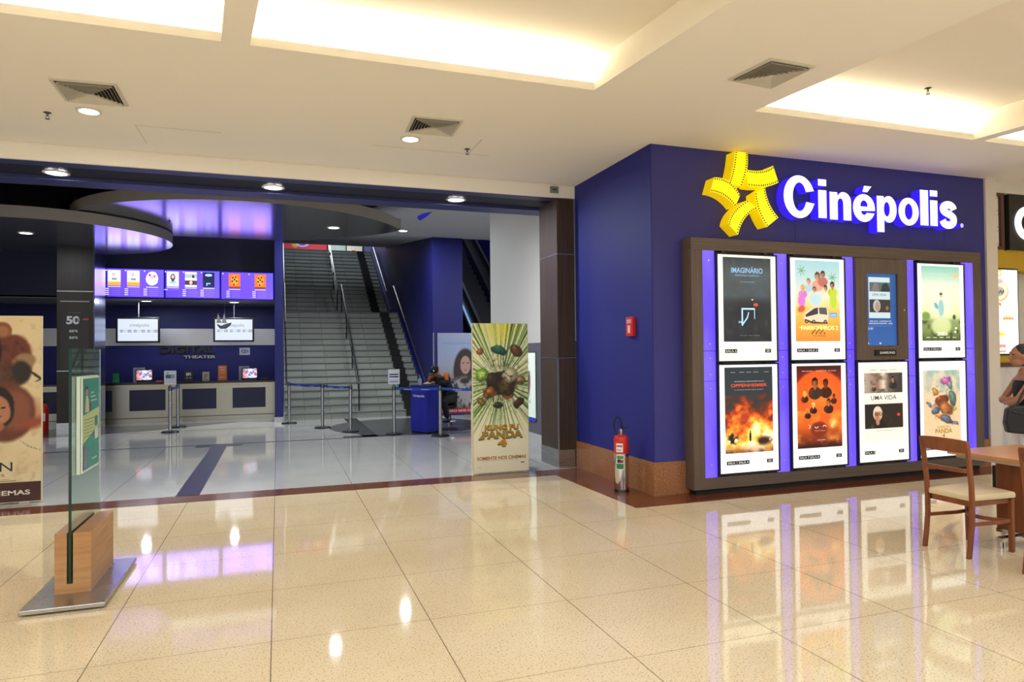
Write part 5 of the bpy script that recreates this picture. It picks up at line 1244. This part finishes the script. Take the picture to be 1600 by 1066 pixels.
def head_mb(c, fwd=0.0, tilt=0.0):
    """head centred at c, face towards +x; tilt pitches the face down"""
    m = MB()
    m.ell((0, 0, .02), (.092, .074, .105)).ell((.03, 0, -.045), (.062, .056, .068)).ell((.055, 0, -.085), (.03, .03, .026))
    m.tube([(.088, 0, .03), (.104, 0, -.002), (.112, 0, -.018), (.096, 0, -.028)], [.010, .012, .014, .010], 8)
    m.ell((.088, 0, -.055), (.014, .026, .007)).ell((.086, 0, -.067), (.014, .022, .007)).ell((.080, 0, .045), (.022, .05, .012))
    for k in (-1, 1): m.ell((-.005, .076*k, -.005), (.018, .010, .030))
    return m
def xf(m, c, pitch=0, yaw=0):
    M = Matrix.Translation(c) @ Matrix.Rotation(yaw, 4, 'Z') @ Matrix.Rotation(pitch, 4, 'Y')
    m.v = [tuple(M @ Vector(v)) for v in m.v]; return m
def hand_mb(wrist, d, n, curl=.5, side=1):
    """hand from the wrist along d, palm normal n"""
    d = Vector(d).normalized(); n = Vector(n).normalized(); s = d.cross(n).normalized()*side; w = Vector(wrist)
    V = [tuple(w), tuple(w+d*.04), tuple(w+d*.075)]; m = skin(V, [(0, 1), (1, 2)], [(.022, .026), (.016, .036), (.014, .038)], 1)
    for i, (off, L) in enumerate(((-.030, .068), (-.010, .078), (.010, .074), (.029, .058))):
        b = w+d*.078+s*off; q = [b]; a = .15
        for k in range(3):
            a += curl*.7; q.append(q[-1]+(d*math.cos(a)+n*math.sin(a))*L/3*(1.1-.1*k))
        m = join(m, MB().tube([b-d*.02]+q, [.010, .0098, .009, .0082, .0066], 8))
    tb = w+d*.02+s*-.03; m = join(m, MB().tube([w+d*.01, tb, tb+d*.035-s*.02+n*.008, tb+d*.06-s*.02+n*.016], [.014, .013, .011, .008], 8))
    return m
SKIN = mat('skin', 'A06C4C', .5); SKIN.node_tree.nodes['Principled BSDF'].inputs['Subsurface Weight'].default_value = .08
M_HAIR = mat('dark_hair', '1C1310', .5)
# woman at the right edge, profile to the left
t = thing('person', 'person with folded arms in a black sleeveless top and white trousers at the right edge', 'person', (7.33, 4.89, 0), math.radians(148)); t.scale = (.955,)*3
J = dict(pel=((0, 0, .93), (.10, .135)), hipL=((0, .09, .88), .085), kneeL=((.015, .095, .49), .055), calfL=((-.01, .095, .36), .052), ankL=((-.02, .095, .09), .036), footL=((.05, .1, .045), .036), toeL=((.14, .105, .03), .024),
         hipR=((0, -.09, .88), .085), kneeR=((.015, -.095, .49), .055), calfR=((-.01, -.095, .36), .052), ankR=((-.02, -.095, .09), .036), footR=((.05, -.1, .045), .036), toeR=((.14, -.105, .03), .024),
         wst=((.0, 0, 1.08), (.085, .115)), chs=((.005, 0, 1.24), (.095, .13)), upc=((-.01, 0, 1.33), (.075, .10)), nek=((-.005, 0, 1.415), .050), nk2=((.01, 0, 1.47), .048),
         shL=((-.015, .155, 1.335), .050), elL=((.17, .185, 1.085), .036), fmL=((.185, .09, 1.08), .034), wrL=((.165, -.05, 1.10), .025),
         shR=((-.015, -.155, 1.335), .050), elR=((.13, -.20, 1.085), .036), fmR=((.19, -.06, 1.12), .034), wrR=((.20, .06, 1.125), .025))
pr = [('pel', 'wst'), ('wst', 'chs'), ('chs', 'upc'), ('upc', 'nek'), ('nek', 'nk2')]+[(a+s, b+s) for s in 'LR' for a, b in (('hip', 'knee'), ('knee', 'calf'), ('calf', 'ank'), ('ank', 'foot'), ('foot', 'toe'), ('sh', 'el'), ('el', 'fm'), ('fm', 'wr'))]+[('pel', 'hipL'), ('pel', 'hipR'), ('upc', 'shL'), ('upc', 'shR')]
body = join(skin(*chain(J, pr)), xf(head_mb(0), (.03, 0, 1.585), .03), hand_mb((.20, .06, 1.125), (-.25, 1, -.05), (-1, -.2, 0), .55, 1), hand_mb((.165, -.05, 1.10), (-.3, -1, .1), (-1, 0, 0), .5, -1))
remesh(body, 'body', SKIN, t, .008)
tp = dict(a=((0, 0, .95), (.112, .148)), b=((0, 0, 1.08), (.096, .126)), c=((.005, 0, 1.22), (.108, .140)), d=((-.01, 0, 1.31), (.082, .105)), e=((-.02, .10, 1.36), .045), f=((-.02, -.10, 1.36), .045), n=((-.01, 0, 1.37), (.06, .07)))
remesh(skin(*chain(tp, [('a', 'b'), ('b', 'c'), ('c', 'd'), ('d', 'e'), ('d', 'f'), ('d', 'n')])), 'sleeveless_top', mat('black_cotton', '121214', .8), t, .01)
J2 = {k: (v[0], (tuple(x+.014 for x in v[1]) if isinstance(v[1], tuple) else v[1]+.016)) for k, v in J.items() if k[:3] in ('pel', 'hip', 'kne', 'cal', 'ank')}
J2['top'] = ((0, 0, 1.0), (.108, .14)); J2['ankL'] = ((-.02, .095, .13), .052); J2['ankR'] = ((-.02, -.095, .13), .052)
remesh(skin(*chain(J2, [('pel', 'top'), ('pel', 'hipL'), ('pel', 'hipR')]+[(a+s, b+s) for s in 'LR' for a, b in (('hip', 'knee'), ('knee', 'calf'), ('calf', 'ank'))])), 'white_trousers', mat('white_denim', 'D8D6D2', .8), t, .01)
for k in (-1, 1): MB().ell((.075, .1*k, .028), (.12, .05, .03)).build('shoe', mat('shoe_dark', '2A2420', .5), t, world=False, smooth=True)
hr = join(MB().ell((.0, 0, 1.635), (.105, .086, .09)), MB().ell((-.05, 0, 1.585), (.07, .082, .09)), MB().ell((-.125, 0, 1.56), (.045, .05, .05)), MB().ell((-.075, 0, 1.52), (.04, .05, .045)))
remesh(hr, 'hair', M_HAIR, t, .008)
for k in (-1, 1): MB().ell((.108, .030*k, 1.605), (.008, .013, .007)).build('eye', mat('eye_dark', '1A1210', .2), t, world=False, smooth=True)
bag = thing('shoulder_bag', 'black leather shoulder bag hanging at the side of the standing person', 'bag', (7.33, 4.89, .75), math.radians(148)); bag.scale = (.955,)*3
m = MB(); prof = [(-.20, .0), (-.22, .10), (-.19, .27), (-.10, .29), (.12, .28), (.17, .25), (.19, .1), (.17, .0), (.0, -.015)]
m.prism(prof, .19, .29, T=lambda p: (p[0]+.13, p[2]+.035, p[1]))
m.build('bag_body', mat('black_leather', '15120F', .5), bag, world=False, bevel=.02)
MB().tube([(.2, .27, .27), (.12, .24, .42), (.04, .20, .53), (-.02, .15, .635), (-.05, .2, .55), (-.03, .25, .42), (.02, .27, .27)], .012, 8).build('strap', mat('black_leather', '15120F', .5), bag, world=False, smooth=True)
MB().tube([(.26, .33, .22), (.11, .335, .19), (-.03, .33, .22)], .006, 6).build('flap_edge', M_BLACK, bag, world=False)

# attendant sitting behind the podium, bent over it
t = thing('person', 'person in a black cap and black and orange jacket sitting bent over behind the podium', 'person', (3.45, 14.05, 0), math.radians(215))
# local x points towards the podium; numbers in metres
J = dict(pel=((0, 0, .66), (.12, .15)), wst=((.05, 0, .82), (.11, .14)), chs=((.17, 0, .98), (.12, .16)), upc=((.27, 0, 1.07), (.09, .12)), nek=((.34, 0, 1.12), .055), nk2=((.38, 0, 1.15), .052),
         hipL=((.05, .10, .64), .09), knL=((.36, .16, .60), .065), anL=((.24, .16, .24), .042), toL=((.34, .16, .20), .035), hipR=((.05, -.10, .64), .09), knR=((.34, -.16, .58), .065), anR=((.22, -.16, .24), .042), toR=((.32, -.16, .20), .035),
         shL=((.25, .18, 1.06), .062), elL=((.36, .25, .99), .046), wrL=((.56, .10, 1.01), .03), shR=((.25, -.18, 1.06), .062), elR=((.36, -.25, .99), .046), wrR=((.56, -.08, 1.01), .03))
pr = [('pel', 'wst'), ('wst', 'chs'), ('chs', 'upc'), ('upc', 'nek'), ('nek', 'nk2'), ('pel', 'hipL'), ('pel', 'hipR'), ('upc', 'shL'), ('upc', 'shR')]+[(a+s, b+s) for s in 'LR' for a, b in (('hip', 'kn'), ('kn', 'an'), ('an', 'to'), ('sh', 'el'), ('el', 'wr'))]
body = join(skin(*chain(J, pr)), xf(head_mb(0), (.43, 0, 1.235), .75), hand_mb((.56, .10, 1.01), (1, -.3, -.05), (0, 0, -1), .25, 1), hand_mb((.56, -.08, 1.01), (1, .3, -.05), (0, 0, -1), .25, -1))
remesh(body, 'body', SKIN, t, .009)
Jj = {k: (v[0], (tuple(x+.018 for x in v[1]) if isinstance(v[1], tuple) else v[1]+.018)) for k, v in J.items() if k[:2] in ('pe', 'ws', 'ch', 'up', 'sh', 'el')}
Jj['cuL'] = ((.50, .14, 1.005), .046); Jj['cuR'] = ((.50, -.13, 1.005), .046)
jk = skin(*chain(Jj, [('pel', 'wst'), ('wst', 'chs'), ('chs', 'upc'), ('upc', 'shL'), ('upc', 'shR'), ('shL', 'elL'), ('shR', 'elR'), ('elL', 'cuL'), ('elR', 'cuR')]))
remesh(jk, 'jacket', mat('black_jacket', '15151A', .8), t, .011)
M_OR = mat('orange_cloth', 'B8622A', .8)
m = MB()
for k in (-1, 1): m.tube([(.13, .10*k, 1.125), (.22, .13*k, 1.165), (.29, .17*k, 1.155), (.34, .22*k, 1.10), (.36, .26*k, 1.045)], [.03, .05, .055, .045, .03], 12)
m.build('orange_shoulder_panel', M_OR, t, world=False, smooth=True)
pt = {k: (v[0], (tuple(x+.012 for x in v[1]) if isinstance(v[1], tuple) else v[1]+.014)) for k, v in J.items() if k[:2] in ('pe', 'hi', 'kn', 'an')}
remesh(skin(*chain(pt, [('pel', 'hipL'), ('pel', 'hipR'), ('hipL', 'knL'), ('knL', 'anL'), ('hipR', 'knR'), ('knR', 'anR')])), 'dark_trousers', mat('dark_trouser', '16161C', .8), t, .012)
for k in (-1, 1): MB().ell((.28, .16*k, .20), (.12, .05, .04)).build('shoe', M_BLACK, t, world=False, smooth=True)
cap = MB().ell((0, 0, .055), (.108, .09, .085)).ell((.12, 0, .055), (.075, .075, .010))
xf(cap, (.43, 0, 1.235), .75).build('cap', mat('cap_black', '101014', .7), t, world=False, smooth=True)
e = MB().ell((.075, .055, .085), (.012, .012, .022)); xf(e, (.43, 0, 1.235), .75).build('cap_emblem', M_WP, t, world=False)
t = thing('stool', 'black stool under the attendant behind the podium', 'stool', (3.42, 14.02, 0))
MB().lathe([(0, .47), (.17, .47), (.18, .5), (.17, .53), (0, .54)], 24, (3.42, 14.02, -.03)).build('seat', M_BLACK, t, smooth=True)
MB().tube([(3.42, 14.02, .03), (3.42, 14.02, .47)], .025, 10).build('column', M_ALU, t)
MB().lathe([(.2, 0), (.2, .015), (.03, .04), (0, .04)], 24, (3.42, 14.02, 0)).build('foot', M_BLACK, t, smooth=True)
m = MB().tube([(3.42+.17*math.cos(a*math.pi/8), 14.02+.17*math.sin(a*math.pi/8), .17) for a in range(16)], .01, 6, closed=True); m.tube([(3.25, 14.02, .17), (3.59, 14.02, .17)], .008, 6); m.build('foot_ring', M_ALU, t)

# ================================================================== CHAIRS AND TABLE
def chair(loc, rz, label):
    """x forward, origin at floor centre"""
    t = thing('dining_chair', label, 'chair', loc, rz, 'wooden dining chairs')
    def bar(pts, w, d, name, wood=M_OAK):
        m = MB(); V = []
        for p in pts: V += [(p[0]-d/2, p[1]-w/2, p[2]), (p[0]+d/2, p[1]-w/2, p[2]), (p[0]+d/2, p[1]+w/2, p[2]), (p[0]-d/2, p[1]+w/2, p[2])]
        n = len(pts); m.add(V, [(4*k+i, 4*k+(i+1) % 4, 4*k+4+(i+1) % 4, 4*k+4+i) for k in range(n-1) for i in range(4)]+[(3, 2, 1, 0), (4*n-4, 4*n-3, 4*n-2, 4*n-1)])
        return m.build(name, wood, t, world=False, bevel=.005)
    for s in (-1, 1):
        bar([(-.255, .185*s, 0), (-.235, .185*s, .12), (-.215, .186*s, .27), (-.212, .187*s, .42), (-.218, .188*s, .55), (-.235, .189*s, .70), (-.262, .19*s, .885)], .027, .036, 'leg')
        bar([(.225, .175*s, 0), (.222, .178*s, .425)], .034, .034, 'leg')
    def curved(x, z0, z1, bow, th, name, x2=None):
        m = MB(); n = 12; V = []
        for k in range(n+1):
            f = k/n; y = (f-.5)*.40; xx = x-bow*(1-(2*f-1)**2); xt = (x2 if x2 is not None else x)-bow*(1-(2*f-1)**2)
            zt = z1+.012*(1-(2*f-1)**2) if name == 'crest_rail' else z1
            V += [(xx-th/2, y, z0), (xx+th/2, y, z0), (xt+th/2, y, zt), (xt-th/2, y, zt)]
        m.add(V, [(4*k+i, 4*k+(i+1) % 4, 4*k+4+(i+1) % 4, 4*k+4+i) for k in range(n) for i in range(4)]+[(3, 2, 1, 0), (4*n, 4*n+1, 4*n+2, 4*n+3)]); m.build(name, M_OAK, t, world=False, bevel=.003)
    curved(-.250, .80, .895, .035, .022, 'crest_rail', -.268); curved(-.232, .645, .678, .03, .018, 'back_rail')
    m = MB().box(-.205, -.175, .385, .215, -.155, .43).box(-.205, .155, .385, .215, .175, .43).box(-.205, -.17, .385, -.185, .17, .43).box(.205, -.17, .385, .225, .17, .43)
    m.build('apron', M_OAK, t, world=False, bevel=.002)
    pts = []
    for a, b, c, d in (((.235, -.205), (-.215, -.178), 0, 0), ((-.215, -.178), (-.215, .178), 0, 0), ((-.215, .178), (.235, .205), 0, 0), ((.235, .205), (.235, -.205), .03, 0)):
        for k in range(8):
            f = k/8; pts.append((a[0]+(b[0]-a[0])*f+c*(1-(2*f-1)**2), a[1]+(b[1]-a[1])*f))
    ms = MB(); N = len(pts); lv = [(.985, .43), (1.0, .438), (1.0, .462), (.97, .474), (.85, .482), (.5, .488)]
    V = [(x*k, y*k, z) for k, z in lv for x, y in pts]; F = [(j*N+i, j*N+(i+1) % N, (j+1)*N+(i+1) % N, (j+1)*N+i) for j in range(len(lv)-1) for i in range(N)]+[tuple(range(N-1, -1, -1)), tuple(range(5*N, 6*N))]
    ms.add(V, F); ms.build('seat', mat('beige_vinyl', 'D2BC94', .45), t, world=False, smooth=True)
    for s in (-1, 1):
        bar_pts = [(-.22, .183*s, .255), (.10, .182*s, .245), (.20, .178*s, .25)]
        m = MB(); V = []
        for p in bar_pts: V += [(p[0], p[1]-.009, p[2]-.014), (p[0], p[1]+.009, p[2]-.014), (p[0], p[1]+.009, p[2]+.014), (p[0], p[1]-.009, p[2]+.014)]
        m.add(V, [(4*k+i, 4*k+(i+1) % 4, 4*k+4+(i+1) % 4, 4*k+4+i) for k in range(2) for i in range(4)]+[(3, 2, 1, 0), (8, 9, 10, 11)]); m.build('stretcher', M_OAK, t, world=False, bevel=.003)
    m = MB(); n = 10; V = []
    for k in range(n+1):
        f = k/n; y = (f-.5)*.36; x = .20-.10*(1-(2*f-1)**2); V += [(x-.009, y, .232), (x+.009, y, .232), (x+.009, y, .262), (x-.009, y, .262)]
    m.add(V, [(4*k+i, 4*k+(i+1) % 4, 4*k+4+(i+1) % 4, 4*k+4+i) for k in range(n) for i in range(4)]); m.build('stretcher', M_OAK, t, world=False, bevel=.003)
    return t
c1 = chair((5.215, 3.925, 0), 0, 'wooden dining chair with beige seat standing before the posters at the right')
c2 = copy_tree(c1); c2.location = (5.243, 3.165, 0); c2['label'] = 'wooden chair cut off by the right edge, nearest the viewer at the table'
t = thing('cafe_table', 'square wooden cafe table with thick pedestal at the right edge', 'table', (5.78, 3.86, 0))
B(5.30, 3.54, .722, 6.15, 4.17, .752).build('table_top', M_OAKT, t, bevel=.003)
B(5.345, 3.585, .695, 6.10, 4.125, .722).build('under_frame', mat('pale_laminate', 'C8B8A0', .5), t)
B(5.63, 3.70, .115, 5.75, 4.0, .695).build('pedestal', M_OAK, t, bevel=.003)
m = MB().box(5.44, 3.82, .055, 5.95, 3.88, .085).box(5.62, 3.70, .085, 5.76, 4.0, .115)
for x in (5.47, 5.92): m.lathe([(.028, 0), (.028, .055)], 16, (x, 3.85, 0))
for y in (3.72, 3.98): m.lathe([(.024, 0), (.024, .085)], 16, (5.69, y, 0))
m.build('steel_foot', M_CHROME, t)
B(5.76, 3.95, .40, 5.80, 4.12, .60).build('side_box', M_DARK, t)

# ================================================================== SHOP FRONT ON THE RIGHT
t = thing('shop_sign', 'black box sign with a glowing white letter C over the food counter', 'sign', (10.2, 6.5, 2.99))
B(9.75, 6.65, 2.99, 11.6, 6.718, 3.77).build('sign_box', mat('sign_black', '2A2724', .4), t, bevel=.004)
B(9.70, 6.70, 2.98, 9.75, 6.718, 3.775).build('side_rail', M_BLACK, t)
def arcp(cx, cz, rx, rz, a0, a1, n=30): return [(cx+rx*math.cos(math.radians(a0+(a1-a0)*k/n)), cz+rz*math.sin(math.radians(a0+(a1-a0)*k/n))) for k in range(n+1)]
o_ = arcp(10.12, 3.375, .27, .245, 40, 320); i_ = arcp(10.12, 3.375, .16, .14, 40, 320); n = len(o_)
m = MB().add([(x, 6.63, z) for x, z in o_]+[(x, 6.63, z) for x, z in i_]+[(x, 6.65, z) for x, z in o_]+[(x, 6.65, z) for x, z in i_], [(k, k+1, n+k+1, n+k) for k in range(n-1)]+[(k, k+1, 2*n+k+1, 2*n+k) for k in range(n-1)]+[(n+k, n+k+1, 3*n+k+1, 3*n+k) for k in range(n-1)])
m.build('glowing_letter', mat('sign_white', 'FFFFFF', .3, emis='F4F2FF', es=1.3), t)
t = thing('trellis_window', 'small brown framed window with diamond leading beside the black shop sign', 'window frame', (9.52, 6.68, 3.0))
m = MB().box(9.38, 6.66, 3.74, 9.66, 6.72, 3.78).box(9.38, 6.66, 2.99, 9.66, 6.72, 3.03).box(9.60, 6.66, 3.03, 9.66, 6.72, 3.74)
m.build('frame', mat('window_brown', '5A3A28', .5), t)
B(9.38, 6.70, 3.03, 9.60, 6.715, 3.74).build('pane', mat('frosted_pane', 'D8D2D0', .4, emis='D8D2D0', es=.15), t)
m = MB()
for k in range(3):
    z = 3.05+k*.235
    m.tube([(9.39, 6.695, z), (9.595, 6.695, z+.22)], .004, 5).tube([(9.595, 6.695, z), (9.39, 6.695, z+.22)], .004, 5)
m.build('leading', mat('lead', 'A8A0A0', .5), t)
t = thing('menu_board', 'bright backlit menu board with food pictures over the tiled counter front', 'menu board', (10.0, 6.66, 1.51))
B(9.375, 6.655, 1.505, 9.90, 6.71, 2.72).build('frame', M_BLACK, t)
cv = Canvas((9.39, 6.652, 1.525), (1, 0, 0), .49, 1.175); cv.d = 0
cv.rect(0, 0, 1, 1, 'F8F8F4'); cv.rect(0, .92, .36, 1, 'F0B870'); cv.rect(.03, .94, .3, .97, 'F8F0E0')
cv.ell(.22, .74, .42, .13, 'F0A890'); cv.ell(.2, .755, .38, .11, 'F8E8B0'); cv.ell(.25, .74, .22, .06, '9A9A98'); cv.ell(.3, .86, .12, .03, 'F0A0A8')
for k in range(6): cv.ell(.12+.06*k, .725+.02*(k % 2), .035, .018, '5A5A58')
for (x, y, a, b) in ((.12, .55, 'F0D8C8', 'D8705A'), (.6, .38, 'F4E0C8', 'D08868'), (.22, .19, 'F4E4C0', 'E8C030')):
    cv.poly([(max(0, x-.28), y-.04), (x+.25, y-.02), (x+.27, y+.02), (max(0, x-.28), y+.02)], a)
    for k in range(7): cv.ell(max(.03, x-.2+.06*k), y+.035+.012*(k % 2), .04, .02, b)
    for k in range(5): cv.ell(max(.03, x-.14+.06*k), y+.065, .035, .015, 'F0DC80')
cv.rect(0, .015, .45, .11, 'F08070'); cv.text('Saltadas', .05, .035, .42, .09, 'FFFFFF', .02)
for k in range(8): cv.rect(.62, .30+k*.08, .92, .306+k*.08, 'D0D0D8')
cv.build('menu_print', colmat('menu_backlit', 1.15, .3), t)
